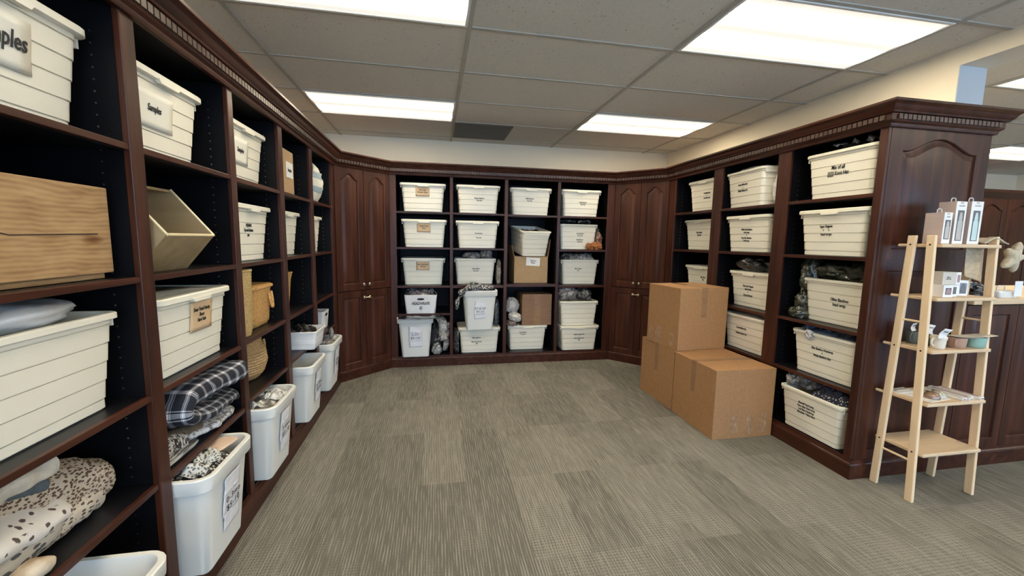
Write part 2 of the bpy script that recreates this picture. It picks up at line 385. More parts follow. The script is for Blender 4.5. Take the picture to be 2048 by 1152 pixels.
# troffers
def troffer(i, k, label, proto=[]):
    x = GX0 + GDX * (i - 1) + GDX / 2; y = GY0 + GDY * k + GDY / 2
    if not proto:
        t = thing('ceiling_light', label, 'ceiling light', (x, y, CH - .006), group='fluorescent ceiling lights')
        MB().box(-.583, .583, -.277, .277, 0, .004).build('diffuser', PANEL, t)
        f = MB()
        for q in ((-.597, -.583, -.292, .292), (.583, .597, -.292, .292), (-.583, .583, -.292, -.277), (-.583, .583, .277, .292)): f.box(*q, -.004, .005)
        f.build('frame', WHITEP, t); proto.append(t)
    else:
        t = copy_tree(proto[0]); t.location = (x, y, CH - .006); t['label'] = label
    return t
LT = [(0, -1, 'long lit ceiling panel at the top left, cut off by the frame'),
      (2, -1, 'large lit ceiling panel nearest to the right wall'),
      (0, 2, 'lit ceiling panel over the left corner cabinet'),
      (2, 2, 'lit ceiling panel farthest away, right of the dark vent'),
      (0, -4, 'lit ceiling panel behind the viewpoint on the left'), (2, -4, 'lit ceiling panel behind the viewpoint on the right'),
      (0, -7, 'lit ceiling panel by the shop window on the left'), (2, -7, 'lit ceiling panel by the shop window on the right'),
      (6, 2, 'lit ceiling panel of the next room, seen right of the tall end panel'),
      (4, -1, 'sliver of a lit ceiling panel in the next room at the right edge'),
      (4, -4, 'lit ceiling panel in the next room near its window'), (6, -2, 'lit ceiling panel in the middle of the next room')]
for a in LT: troffer(*a)
# return vent
t = thing('ceiling_vent', 'dark grey perforated vent panel in the ceiling above the back bookcase', 'vent', (0.498, 4.515, CH - .006))
DGREY = flat('dark_grey_grille', (0.115, 0.11, 0.095), 0.6)
g = MB(); 
for i in range(24): g.box(-.275, .275, -.268 + i * .0225, -.268 + i * .0225 + .016, -.002, .004)
g.box(-.275, .275, -.275, .275, .003, .0045)
g.build('grille', DGREY, t)
f = MB()
for q in ((-.292, -.275, -.292, .292), (.275, .292, -.292, .292), (-.275, .275, -.292, -.275), (-.275, .275, .275, .292)): f.box(*q, -.004, .005)
f.build('frame', DGREY, t)

# ------------------------------------------------------------------ bookcases
def shelving(name, label, loc, rz, length, stiles, shelves, depth, base=0.115, trim_last=0):
    """local X along the unit, local -Y to the room (front plane y=0).  stiles: (x0,x1); shelves: per bay list of (z_top, thick)"""
    t = thing(name, label, 'bookcase', loc, rz)
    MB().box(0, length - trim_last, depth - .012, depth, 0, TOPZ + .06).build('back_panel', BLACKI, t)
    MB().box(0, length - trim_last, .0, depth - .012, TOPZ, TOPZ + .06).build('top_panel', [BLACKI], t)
    MB().box(0, length, -.004, .02, TOPZ - .004, TOPZ + .10).build('top_rail', MW['x'], t, bevel=.0015)
    MB().box(0, length, 0.003, .02, 0, base).build('base_rail', MW['x'], t)
    for x0, x1 in stiles:
        xe = x1 - trim_last if (x0, x1) == stiles[-1] else x1
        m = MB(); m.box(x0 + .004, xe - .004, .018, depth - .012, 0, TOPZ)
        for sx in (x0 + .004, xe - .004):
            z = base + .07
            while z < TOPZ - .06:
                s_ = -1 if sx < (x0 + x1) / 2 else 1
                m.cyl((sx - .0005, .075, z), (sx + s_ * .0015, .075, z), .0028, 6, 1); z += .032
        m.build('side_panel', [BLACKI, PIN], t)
        MB().box(x0, x1, -.002, .018, 0, TOPZ + .002).build('stile', MW['z'], t, bevel=.003)
    for i, bay in enumerate(shelves):
        xa, xb = stiles[i][1] - .003, stiles[i + 1][0] + .003
        MB().box(xa, xb, .01, depth - .013, base - .02, base).build('bottom_board', BLACK, t)
        for zt, th in bay:
            s_ = MB(); s_.box(xa, xb, .016, depth - .013, zt - .02, zt); s_.build('shelf', BLACK, t)
            MB().box(xa, xb, .002, .0165, zt - th, zt + .0005).build('shelf_edge', MW['x'], t, bevel=.0015)
    return t
# left unit: local X -> +Y, local -Y -> +X  (rz=90)
Y0 = 0.20
lst = [(0.80, 0.857), (1.400, 1.457), (2.005, 2.051), (2.580, 2.641), (3.168, 3.230), (3.768, 3.869)]
lsh = [[(1.582, .018), (1.198, .018), (.829, .018), (.541, .018)], [(1.583, .018), (1.198, .018), (.831, .018), (.535, .018)],
       [(1.583, .02), (1.198, .018), (.839, .02), (.554, .018)], [(1.585, .02), (1.203, .018), (.841, .02), (.567, .018)], [(1.588, .02), (1.205, .018), (.845, .02), (.567, .018)]]
shelving('built_in_bookcase', 'long dark mahogany bookcase along the left wall, five bays in view', (XL, 0, 0), PI / 2, 3.869, lst, lsh, DEP)
bst = [(-.436, -.372), (.154, .187), (.717, .753), (1.288, 1.322), (1.851, 1.936)]
bsh = [[(1.594, .018), (1.237, .018), (.845, .02), (.556, .02)], [(1.594, .018), (1.235, .018), (.850, .03)], [(1.591, .02), (.860, .03)], [(1.591, .02), (1.235, .022), (.845, .024)]]
shelving('built_in_bookcase', 'mahogany bookcase of four bays across the back wall', (-.436, YB, 0), 0, 2.372, [(a + .436, b_ + .436) for a, b_ in bst], bsh, DEP, base=.112)
# right unit: local X -> -Y, local -Y -> -X  (rz=-90), origin at y=3.846
rst = [(3.846, 3.735), (3.179, 3.070), (2.515, 2.410), (1.859, 1.815)]
rsh = [[(1.614, .02), (1.264, .02), (.838, .02), (.5, .02)], [(1.609, .018), (1.264, .02), (.832, .02), (.5, .02)], [(1.611, .02), (1.262, .02), (.840, .018), (.5, .02)]]
RBC = shelving('built_in_bookcase', 'mahogany bookcase on the right with wide stiles, behind the floor boxes', (XR, 3.846, 0), -PI / 2, 2.031, [(3.846 - a, 3.846 - b_) for a, b_ in rst], rsh, .60, trim_last=.038)

# cathedral / square raised panel, in a plane: local x right, z up, front -y
def door_mesh(w, h, fr_s, fr_t, fr_b, arch=0.0, thick=.02):
    """slab (0..w, 0..h) with routed raised panel"""
    m = MB(); n = 28
    def outline(ins):
        x0, x1 = fr_s + ins, w - fr_s - ins; zb = fr_b + ins; zt = h - fr_t - ins
        pts = [(x0 + (x1 - x0) * i / 8, zb) for i in range(8)]
        pts += [(x1, zb + (zt - arch - zb) * i / 8) for i in range(8)]
        for i in range(n):
            tt = 1 - 2 * i / n; bmp = (0.5 * (1 + math.cos(PI * tt / .9))) ** .8 if abs(tt) < .9 else 0
            pts.append(((x0 + x1) / 2 + tt * (x1 - x0) / 2, zt - arch + arch * bmp))
        pts += [(x0, zt - arch - (zt - arch - zb) * i / 8) for i in range(8)]
        return pts
    O = outline(0)
    border = []
    x0, x1 = fr_s, w - fr_s; zb = fr_b
    for k, (x, z) in enumerate(O):
        if k < 8: border.append((w * k / 8, 0))
        elif k < 16: border.append((w, (h) * (k - 8) / 8))
        elif k < 16 + n: border.append((w - w * (k - 16) / n, h))
        else: border.append((0, h - h * (k - 16 - n) / 8))
    L = lambda pts, y: [(x, y, z) for x, z in pts]
    m.rings([L(border, thick), L(border, 0), L(O, 0), L(outline(.004), .003), L(outline(.007), .011), L(outline(.012), .011), L(outline(.034), .003), L(outline(.040), .002)], cap0=True, cap1=True)
    return m
def knob(parent, loc):
    m = MB()
    prof = [(.0075, 0), (.006, -.004), (.005, -.012), (.009, -.017), (.0145, -.021), (.0155, -.026), (.012, -.031), (.004, -.033)]
    m.rings([[(r * math.cos(2 * PI * i / 14), y, r * math.sin(2 * PI * i / 14)) for i in range(14)] for r, y in prof])
    return m.build('knob', BRASS, parent, loc, smooth=40)
def corner_cabinet(label, loc, rz, w, side):
    t = thing('corner_cabinet', label, 'cabinet', loc, rz)
    d = .60
    poly = [(0.002, 0.022), (w - .002, .022), (w + .20, .25), (w + .20, d), (-.20, d), (-.20, .25)]
    m = MB(); m.prism(poly, lambda u, v, dd: (u, v, dd), 0.0, TOPZ + .06); m.build('cabinet_body', MW['z'], t)
    MB().box(0, w, 0.0, .022, 0, .085).build('base_rail', MW['x'], t)
    MB().box(0, w, 0.0, .022, TOPZ - .02, TOPZ + .06).build('top_rail', MW['x'], t)
    dw = (w - .012) / 2
    for s_ in (0, 1):
        x0 = .004 + s_ * (dw + .004)
        up = door_mesh(dw, 1.950 - .838, .055, .055, .06, arch=.055).build('door', MW['z'], t, (x0, -.004, .838), smooth=25)
        lo = door_mesh(dw, .83 - .09, .055, .06, .06).build('door', MW['z'], t, (x0, -.004, .09), smooth=25)
        kx = dw - .028 if s_ == 0 else .028
        knob(up, (kx, 0, .05)); knob(lo, (kx, 0, .83 - .09 - .065))
    m = MB(); m.cyl((w / 2 - .028, -.033, .765), (w / 2 + .028, -.033, .765), .004, 8); m.build('latch_link', BRASS, t)
    return t
w = math.hypot(.423, .398)
corner_cabinet('mahogany corner cabinet with arched doors between the left and back bookcases', (XL, 3.869, 0), math.atan2(.398, .423), w, 0)
w2 = math.hypot(XR - 1.936, YB - 3.846)
corner_cabinet('mahogany corner cabinet with arched doors, right of the back bookcase', (1.936, YB, 0), math.atan2(3.846 - YB, XR - 1.936), w2, 1)

# end panel of the right unit
W = .696
for nm, z0, z1, ar in (('upper_end_panel', 1.255, TOPZ, .07), ('lower_end_panel', .10, 1.255, 0)):
    o = door_mesh(W - .0185, z1 - z0, .085, .055 if ar else .06, .055 if ar else .06, arch=ar, thick=.03).build(nm, MW['z'], RBC, (2.031, .0185, z0), (0, 0, PI / 2), smooth=25)
m = MB(); m.box(1.9895, 2.0005, .02, .696, 0, TOPZ + .05); m.build('end_carcass', MW['z'], RBC)
m = MB(); m.box(2.001, 2.027, 0.004, .696, 0, .10); m.build('end_base_rail', MW['x'], RBC)

# mouldings swept along a plan path
def sweep_plan(path, prof, m, mat=0):
    P = [Vector(p) for p in path]; rings = []
    for i, p in enumerate(P):
        d0 = (P[i] - P[i - 1]).normalized() if i > 0 else None
        d1 = (P[i + 1] - P[i]).normalized() if i < len(P) - 1 else None
        d0 = d0 or d1; d1 = d1 or d0
        n0 = Vector((d0.y, -d0.x)); n1 = Vector((d1.y, -d1.x)); b_ = (n0 + n1).normalized(); k = 1 / max(.3, b_.dot(n0))
        rings.append([(p.x + b_.x * k * o, p.y + b_.y * k * o, z) for o, z in prof])
    m.rings(rings, mat=mat)
PATH = [(XL, .2), (XL, 3.869), (-.436, YB), (1.936, YB), (XR, 3.846), (XR, 1.815), (3.023, 1.815), (3.023, 1.972)]
def dentils(m, o0, o1, z0, z1, pitch=.0285, wd=.0225):
    for i in range(len(PATH) - 1):
        a, b_ = Vector(PATH[i]), Vector(PATH[i + 1]); L_ = (b_ - a).length; d = (b_ - a) / L_; n = Vector((d.y, -d.x))
        k = int(L_ / pitch); st = L_ / k
        for j in range(k):
            s0, s1 = j * st + (st - wd) / 2, j * st + (st + wd) / 2
            q = lambda s_, o, z: (a.x + d.x * s_ + n.x * o, a.y + d.y * s_ + n.y * o, z)
            m.add([q(s0, o0, z0), q(s1, o0, z0), q(s1, o1, z0), q(s0, o1, z0), q(s0, o0, z1), q(s1, o0, z1), q(s1, o1, z1), q(s0, o1, z1)],
                  [(0, 3, 2, 1), (4, 5, 6, 7), (0, 1, 5, 4), (1, 2, 6, 5), (2, 3, 7, 6), (3, 0, 4, 7)])
cr = thing('crown_molding', 'dark mahogany crown molding with dentil blocks running round all the bookcases', 'molding', (0, 0, 0))
m = MB()
prof = [(-.004, -.014), (.012, -.014), (.016, -.006), (.017, .002), (.028, .010), (.031, .016), (.031, .046), (.044, .049), (.047, .056), (.052, .060), (.058, .068), (.064, .080), (.071, .086), (.080, .090), (.082, .093), (.082, .104), (-.004, .104)]
sweep_plan(PATH, [(o, TOPZ + z) for o, z in prof], m); m.build('molding_profile', MW['y'], cr, smooth=22)
m = MB(); dentils(m, .030, .0385, TOPZ + .0185, TOPZ + .0435)
m.build('dentil_band', noise_mat('pale_mahogany_blocks', [(.3, (.05, .024, .016)), (.7, (.09, .05, .036))], scale=(30, 30, 30), rough=.4), cr)  # dentil blocks coloured paler and greyer than the molding behind them
m = MB(); pb = [(-.01, 0), (.014, 0), (.014, .082), (.010, .090), (.004, .094), (.003, .108), (-.01, .108)]
sweep_plan(PATH[:7] + [(4.6, 1.815)], pb, m)
tag(m.build('plinth_molding', MW['y'], smooth=22), 'low mahogany plinth running along the foot of the bookcases', 'molding')

# lower counter to the right of the end panel
t = thing('counter_cabinet', 'low mahogany counter cabinet behind the ladder shelf at the right edge', 'cabinet', (3.026, 1.815, 0))
m = MB(); m.box(.155, 1.6, .03, .62, 0, 1.0); m.box(0, .155, .03, .155, 0, 1.0); m.build('cabinet_body', MW['z'], t)
x = 0.0
for wd in (.40, .40, .40, .40):
    door_mesh(wd - .004, .885, .05, .055, .055, thick=.03).build('raised_panel', MW['z'], t, (x + .002, 0, .108), smooth=25); x += wd
tag(MB().box(3.03, 4.62, 1.79, 1.968, 1.002, 1.035).box(3.18, 4.62, 1.968, 2.46, 1.002, 1.035).build('countertop', PINEX, bevel=.003), 'pale wood countertop on the low mahogany cabinet', 'countertop')
# far cabinet in the next room
t = thing('tall_cabinet', 'dark mahogany tall cabinet with arched doors against the far wall of the next room', 'cabinet', (6.66, 4.05, 0))
MB().box(0, 1.5, .022, .95, 0, 2.0).build('cabinet_body', MW['z'], t)
for k in range(3): door_mesh(.49, 1.85, .06, .07, .07, arch=.07).build('door', MW['z'], t, (.012 + k * .494, 0, .10), smooth=25)
m = MB(); m.rings([[(-o, -o + .02, z), (1.5 + o, -o + .02, z), (1.5 + o, .95, z), (-o, .95, z)] for o, z in [(.0, 1.93), (.02, 1.95), (.03, 1.98), (.06, 2.02), (.07, 2.055)]]); m.build('crown', MW['x'], t)

# ------------------------------------------------------------------ storage bins
def make_bin(lidded):
    t = thing('storage_bin', 'x', 'storage bin')
    m = MB(); H = .275
    def at(z): f = z / .265; return .19 + .0205 * f, .1375 + .0205 * f
    R = []
    steps = [.032, .085, .138, .191, .243]
    def ring(z, d, r=.028): hw, hd = at(z); R.append(rrect(hw + d, hd + d, r, z))
    ring(.0, -.006, .02); ring(.005, 0, .024)
    k = 0.0
    for s_ in steps:
        ring(s_ - .0024, k - .001); ring(s_ - .002, k - .006); ring(s_ + .0012, k - .006); ring(s_ + .0016, k + .0006); k += .0004
    ring(.256, k, .03)
    hw, hd = at(.265)
    R += [rrect(hw + .010, hd + .011, .032, .257), rrect(hw + .0125, hd + .0135, .034, .259), rrect(hw + .0125, hd + .0135, .034, .272), rrect(hw + .009, hd + .010, .032, .275)]
    R += [rrect(hw - .003, hd - .003, .026, .275), rrect(hw - .006, hd - .006, .025, .268), rrect(.184, .1315, .02, .008)]
    m.rings(R)
    for s_ in (-1, 1):                                        # end skirts under the rim
        a, b_ = sorted((s_ * (hw + .003), s_ * (hw + .0095)))
        m.box(a, b_, -hd + .012, hd - .012, .233, .259)
    m.build('body', WHITE_BIN, t, smooth=35)
    if lidded:
        m = MB(); a, c = hw + .017, hd + .018
        m.rings([rrect(a - .003, c - .003, .034, .2575), rrect(a, c, .036, .2595), rrect(a, c, .036, .2765), rrect(a - .004, c - .004, .034, .2805), rrect(a - .022, c - .022, .028, .2805), rrect(a - .026, c - .026, .026, .2765), rrect(a - .06, c - .06, .02, .2765), rrect(a - .064, c - .064, .02, .279)])
        for s_ in (-1, 1):
            y0, y1 = sorted((s_ * (c - .012), s_ * (c + .0035)))
            poly = [(-.060, .262), (-.048, .2485), (.048, .2485), (.060, .262)]
            m.prism(poly, lambda u, v, dd: (u, dd, v), y0, y1)
        m.build('lid', WHITE_BIN, t, smooth=35)
    return t
PB = {True: make_bin(True), False: make_bin(False)}
used = {True: False, False: False}
def place_bin(label, loc, rz, lid, group, txt=None, tsize=.021, tpos=(0, .14), card=None, scale=1.0, rot=None):
    t = copy_tree(PB[lid])
    # loc is the middle of the bottom front edge
    d = .1375 * scale
    t.rotation_euler = rot if rot else (0, 0, rz)
    off = Matrix.Rotation(rz, 4, 'Z') @ Vector((0, d, 0)) if not rot else Vector((0, 0, 0))
    t.location = (loc[0] + off.x, loc[1] + off.y, loc[2]); t.scale = (scale, 1, 1)
    tag(t, label, 'storage bin', group)
    lean = math.atan2(.0205, .265)
    fy = lambda z: -(.1375 + .0205 * z / .265)
    if card:
        mat, cw, ch_, cx, cz = card
        m = MB()
        m.grid(lambda u, v: ((u - .5) * cw, -.0015 - .0015 * abs(math.sin(v * 3 + u * 2)), (v - .5) * ch_), 6, 6)
        c = m.build('paper_label', mat, t, (cx, fy(cz) - .0022, cz), (-(-lean), 0, random.uniform(-.02, .02)), smooth=60, solid=.0006)
        c.rotation_euler = (lean, 0, 0)
        if txt: text(c, txt, tsize, (.045 if cw > .22 else 0, -.0042, .006), (PI / 2, 0, 0))
    elif txt:
        cx, cz = tpos
        text(t, txt, tsize, (cx, fy(cz) - .0025, cz), (PI / 2 + lean, random.uniform(-.02, .02), 0))
    return t
GB = 'white plank-ribbed bins on the back bookcase'; GL = 'white plank-ribbed bins on the left bookcase'; GR = 'white plank-ribbed bins on the right bookcase'
tan = (TAN, .135, .088, -.005, .198)
BK = [('lidded bin with tan note, top shelf of the leftmost back bay', -.110, 4.305, 1.594, True, 'Deer Track\nMoccasin Calves', tan, None),
      ('lidded bin with tan note, second shelf of the leftmost back bay', -.101, 4.305, 1.237, True, 'Pampas Cloud\nShoes', tan, None),
      ('lidded bin with tan note, just above the headwraps basket', -.115, 4.385, .845, True, 'Deer Track Patchy\nSoft Sole', tan, None),
      ('lidded bin with two handwritten lines, top shelf of the second back bay', .445, 4.290, 1.594, True, 'Mustard Bamboo\nKnot Hat', None, (.01, .142)),
      ('lidded bin with two handwritten lines, second shelf of the second back bay', .442, 4.300, 1.235, True, 'Rust Bamboo\n\nKnot Hat', None, (.01, .132)),
      ('open bin with taupe pouches piled on top, just above the draped tall bin', .427, 4.385, .850, False, 'White Ribbed\nKnot Hat', None, (.005, .155)),
      ('lidded bin at the bottom of second back bay, tall bin standing on its lid', .470, 4.315, .112, True, 'Mauve Bamboo\n+\nNavy & Ivy Bamboo\nNB', None, (-.03, .135)),
      ('lidded bin on the top shelf of the third back bay, above the tilted bin', 1.003, 4.310, 1.591, True, 'White Bamboo\nKnot Hat', None, (-.015, .16)),
      ('lidded bin under the brown carton at the bottom of the third back bay', 1.012, 4.380, .112, True, 'Dusk Bamboo\nTop Knot', None, (-.05, .19)),
      ('lidded bin on the top shelf of the rightmost back bay', 1.560, 4.305, 1.591, True, 'Dusk Bamboo\nKnot Hat', None, (.02, .14)),
      ('open bin beside the rust scrunchies in the rightmost back bay', 1.556, 4.350, 1.235, False, 'Dusk Bamboo\nhead wrap\n+\nRust Bamboo\nhead wrap', None, (.02, .13)),
      ('open bin heaped with print pouches, third shelf of the rightmost back bay', 1.600, 4.387, .845, False, 'Mix of wraps\nNB', None, (-.02, .165)),
      ('unmarked open bin with clear bags on top, in the rightmost back bay', 1.567, 4.275, .3945, False, None, None, None),
      ('lidded bin at the bottom of the rightmost back bay, under the unmarked bin', 1.585, 4.285, .112, True, 'Autumn Organic Hat\n+\nOcean Organic Hat\nNB', None, (-.005, .15))]
for lb, x, y, z, lid, tx, card, tp in BK:
    place_bin(lb, (x, y, z), 0, lid, GB, tx, .0175, tp or (0, .14), card)
RT = [('lidded bin on the top shelf beside the right corner cabinet', 2.415, 3.405, 1.614, True, 'Oat Ribbed Hat\n+\nOat Ribbed Hat', (.04, .14), .017),
      ('lidded bin on the second shelf beside the right corner cabinet', 2.45, 3.485, 1.264, True, 'Olive Bamboo\nKnot Hat', (0, .15), .019),
      ('bin peeking out above the stacked carton, beside the right corner cabinet', 2.44, 3.41, .838, True, 'Mix of hats\nNB', (.04, .165), .018),
      ('open bin with clear plastic bag wrapped over its right end, on a top shelf', 2.355, 2.835, 1.609, False, 'Cream Ribbed Hat\n+\nStriped Ribbed Hat', (-.02, .15), .018),
      ('lidded bin with four handwritten lines, second shelf of the middle right bay', 2.38, 2.805, 1.264, True, 'White Star Bamboo\nhead wrap\n+\nIvory Star Bamboo\nhead wrap', (0, .13), .017),
      ('lidded bin with black plastic bags lying on its lid', 2.425, 2.775, .832, True, 'Charcoal Organic\nhead wrap\n+\nStriped Bonnet', (-.02, .13), .019),
      ('open bin with grey cloths, low behind the cardboard boxes', 2.374, 2.750, .5, False, 'Cream Ribbed Hat\n\nHeather Bonnet Hat', (-.02, .15), .017),
      ('open bin marked Mix of all Knot Hat, highest bin of the nearest right bay', 2.37, 2.092, 1.611, False, 'Mix of all\n||||||| Knot Hat', (-.01, .16), .027),
      ('lidded bin directly below the Mix of all bin in the nearest right bay', 2.36, 2.098, 1.262, True, 'Sage Organic\n+      +\nhead wraps', (-.03, .155), .019),
      ('open bin marked Olive Bamboo head wrap with olive bags slumped behind it', 2.427, 2.086, .840, False, 'Olive Bamboo\nhead wrap', (.03, .14), .024),
      ('open bin heaped with slate blue cloth in the nearest right bay', 2.385, 2.092, .5, False, 'Blue Bamboo Headwrap\n+\nWhite Bamboo Star', (.0, .155), .018),
      ('open bin with four handwritten lines, lowest of the nearest right bay', 2.346, 2.105, .115, False, 'Bluebell Head wrap\nNavy daisy Head wrap\nLeaf Blue Headwrap\nMountain + Navy Bow', (-.02, .165), .017)]
RB = {}
for i, (lb, x, y, z, lid, tx, tp, ts) in enumerate(RT):
    RB[i] = place_bin(lb, (x, y, z), -PI / 2 - (.10 if i == 3 else 0), lid, GR, tx, ts, tp)
LTB = [('lidded bin with paper note Samples, cut off at the upper left edge', -.945, 1.145, 1.582, True, 'Samples', (PAPERL, .235, .118, -.05, .165), .046, 1.0),
       ('open bin draped with milky plastic, below the pine board crate', -.923, 1.140, .829, False, None, None, .03, 1.0),
       ('lidded bin with paper note Samples, second bay top shelf on the left', -.945, 1.700, 1.583, True, 'Samples', (PAPERL, .20, .118, -.055, .155), .026, 1.0),
       ('lidded bin with tan note ending Hard Sole above the plaid blanket', -.900, 1.738, .831, True, 'Deer Track Patchy\nShoes\nHard Sole', (TAN, .140, .115, .025, .185), .0165, 1.07),
       ('lidded bin with paper note Samples, third bay top shelf on the left', -.945, 2.335, 1.583, True, 'Samples', (PAPERL, .17, .12, -.06, .15), .026, 1.0),
       ('lidded bin with small handwritten print, above the wicker baskets', -.930, 2.315, 1.198, True, 'PAJAMAS\nTop and bottom\nsets', None, .019, 1.0),
       ('lidded bin half hidden above the partly seen wicker basket', -.950, 2.890, 1.203, True, None, None, .03, 1.0),
       ('lidded bin just showing on the last left bay, under the striped bag', -.950, 3.460, 1.205, True, None, None, .03, 1.0)]
for lb, x, y, z, lid, tx, card, ts, sc in LTB:
    place_bin(lb, (x, y, z), PI / 2, lid, GL, tx, ts, (-.03, .155), card, sc)

# tall white bins
def make_tall():
    t = thing('tall_bin', 'x', 'bin')
    m = MB(); hw0, hd0, hw1, hd1 = .135, .115, .170, .148
    R = [rrect(hw0 - .006, hd0 - .006, .02, 0, 5), rrect(hw0, hd0, .028, .006, 5), rrect(hw1 - .004, hd1 - .004, .045, .362, 5), rrect(hw1 + .010, hd1 + .010, .055, .357, 5), rrect(hw1 + .012, hd1 + .012, .056, .36, 5),
         rrect(hw1 + .014, hd1 + .014, .058, .410, 5), rrect(hw1 + .011, hd1 + .011, .056, .4145, 5), rrect(hw1 - .002, hd1 - .002, .045, .4145, 5), rrect(hw1 - .005, hd1 - .005, .044, .408, 5), rrect(hw0 - .005, hd0 - .005, .025, .01, 5)]
    m.rings(R); m.build('body', WHITE_TALL, t, smooth=35)
    return t
PT = make_tall(); ut = [False]
def place_tall(label, loc, rz, txt=None, papers=None, sz=1.0):
    t = copy_tree(PT)
    off = Matrix.Rotation(rz, 4, 'Z') @ Vector((0, .115, 0))
    t.location = (loc[0] + off.x, loc[1] + off.y, loc[2]); t.rotation_euler = (0, 0, rz); t.scale = (1, 1, sz)
    tag(t, label, 'bin', 'tall white bins on the lowest shelves')
    lean = math.atan2(.033, .36); fy = lambda z: -(.115 + .033 * z / .36)
    for cx, cz, cw, ch_, ry, tx, ts in papers or []:
        m = MB(); sd = random.random() * 9
        m.grid(lambda u, v: ((u - .5) * cw, -.002 - .006 * abs(noise.noise((u * 2 + sd, v * 3, sd))), (v - .5) * ch_), 8, 8)
        c = m.build('paper_label', PAPERB, t, (cx, fy(cz) - .003, cz), (lean, ry, 0), smooth=60, solid=.0006)
        if tx: text(c, tx, ts, (0, -.0095, 0), (PI / 2, 0, 0), name='lettering', shear=0, spacing=1.15)
    return t
place_tall('tall white bin with 2-3T price note at the foot of first back bay', (-.197, 4.225, .112), 0,
           papers=[(.0, .295, .125, .06, .03, None, 0), (0.0, .225, .13, .10, 0, '2-3T\n$5-10', .034), (.005, .145, .13, .065, -.04, None, 0)])
place_tall('tall white bin with 4T and up price note standing on a lidded bin', (.457, 4.165, .3935), 0,
           papers=[(.0, .275, .105, .065, .03, None, 0), (0.0, .215, .125, .09, 0, '4T & UP\n$5-10', .029), (.0, .155, .12, .06, -.05, None, 0)])
RP = lambda s, b_: [(.0, .30, .12, .075, .03, None, 0), (0.0, .225, .125, .10, 0, s, .036), (.012, .145, .125, .07, -.04, None, 0)]
place_tall('tall white bin with 0-3mo price note, filled with print cloth, near the left', (-.800, 1.648, .115), PI / 2, papers=RP('0-3mo\n$5-10', 0), sz=.93)
place_tall('tall white bin of clear pouches below the round basket on the left', (-.806, 2.242, .115), PI / 2, papers=RP('3-6mo\n$5-10', 0), sz=.93)
place_tall('empty tall white bin with crumpled note, below the shoe tray on the left', (-.812, 2.90, .115), PI / 2, papers=RP('6-12mo\n$5-10', 0), sz=.93)
place_tall('tall white bin of rattles, last on the left beside the corner cabinet', (-.818, 3.47, .115), PI / 2, papers=RP('12-24mo\n$5-10', 0), sz=.93)
place_tall('empty white bin cut off at the lower left edge', (-.765, 1.03, .115), PI / 2, sz=.815)

# small white baskets with a handle hole
def basket(label, loc, rz, hw, hd, h, txt=None, ribs=False, hole=True, group='small white plastic baskets'):
    t = thing('plastic_basket', label, 'basket', loc, rz, group)
    m = MB(); k = 1.12
    R = [rrect(hw / k - .004, hd / k - .004, .015, 0), rrect(hw / k, hd / k, .02, .004)]
    if ribs:
        for f in (.3, .62):
            q = lambda f_: 1 / k + (1 - 1 / k) * f_
            R += [rrect(hw * q(f), hd * q(f), .022, h * f - .002), rrect(hw * q(f) - .003, hd * q(f) - .003, .022, h * f), rrect(hw * q(f) + .001, hd * q(f) + .001, .022, h * f + .002)]
    R += [rrect(hw, hd, .025, h - .012), rrect(hw + .006, hd + .006, .028, h - .011), rrect(hw + .007, hd + .007, .028, h - .002), rrect(hw + .004, hd + .004, .027, h), rrect(hw - .003, hd - .003, .024, h), rrect(hw / k - .004, hd / k - .004, .018, .006)] if ribs else \
         [rrect(hw, hd, .014, h - .001), rrect(hw - .001, hd - .001, .014, h), rrect(hw - .004, hd - .004, .012, h), rrect(hw / k - .004, hd / k - .004, .012, .005)]
    m.rings(R); m.build('body', WHITE_BASKET, t, smooth=35)
    if hole:
        m = MB(); z0 = h * .78; y = -hd * (1 / k + (1 - 1 / k) * .78) - .0012
        pts = [(.036 * math.copysign(abs(math.cos(a)) ** .6, math.cos(a)), z0 + .011 * math.sin(a)) for a in [2 * PI * i / 20 for i in range(20)]]
        m.rings([[(x, y + .0014, z) for x, z in pts], [(x, y, z) for x, z in pts]]); m.build('handle_opening', BLACK, t)
    if txt: text(t, txt, .037, (0, -hd * .935 - .004, h * .43), (PI / 2 + .09, 0, 0))
    return t
basket('white basket handwritten HEADWRAPS $2 on the back bookcase', (-.142, 4.40, .556), 0, .165, .14, .195, 'HEADWRAPS\n$2')
basket('ribbed white tray of dark baby shoes above the empty tall bin', (-.935, 3.012, .567), PI / 2, .122, .15, .125, None, True, False)
basket('narrow white basket at the edge of the tray of dark baby shoes', (-1.0, 2.745, .567), PI / 2, .07, .09, .14, None, False, False)
basket('white basket with handle opening in the last left bay', (-1.0, 3.61, .567), PI / 2, .09, .11, .15)

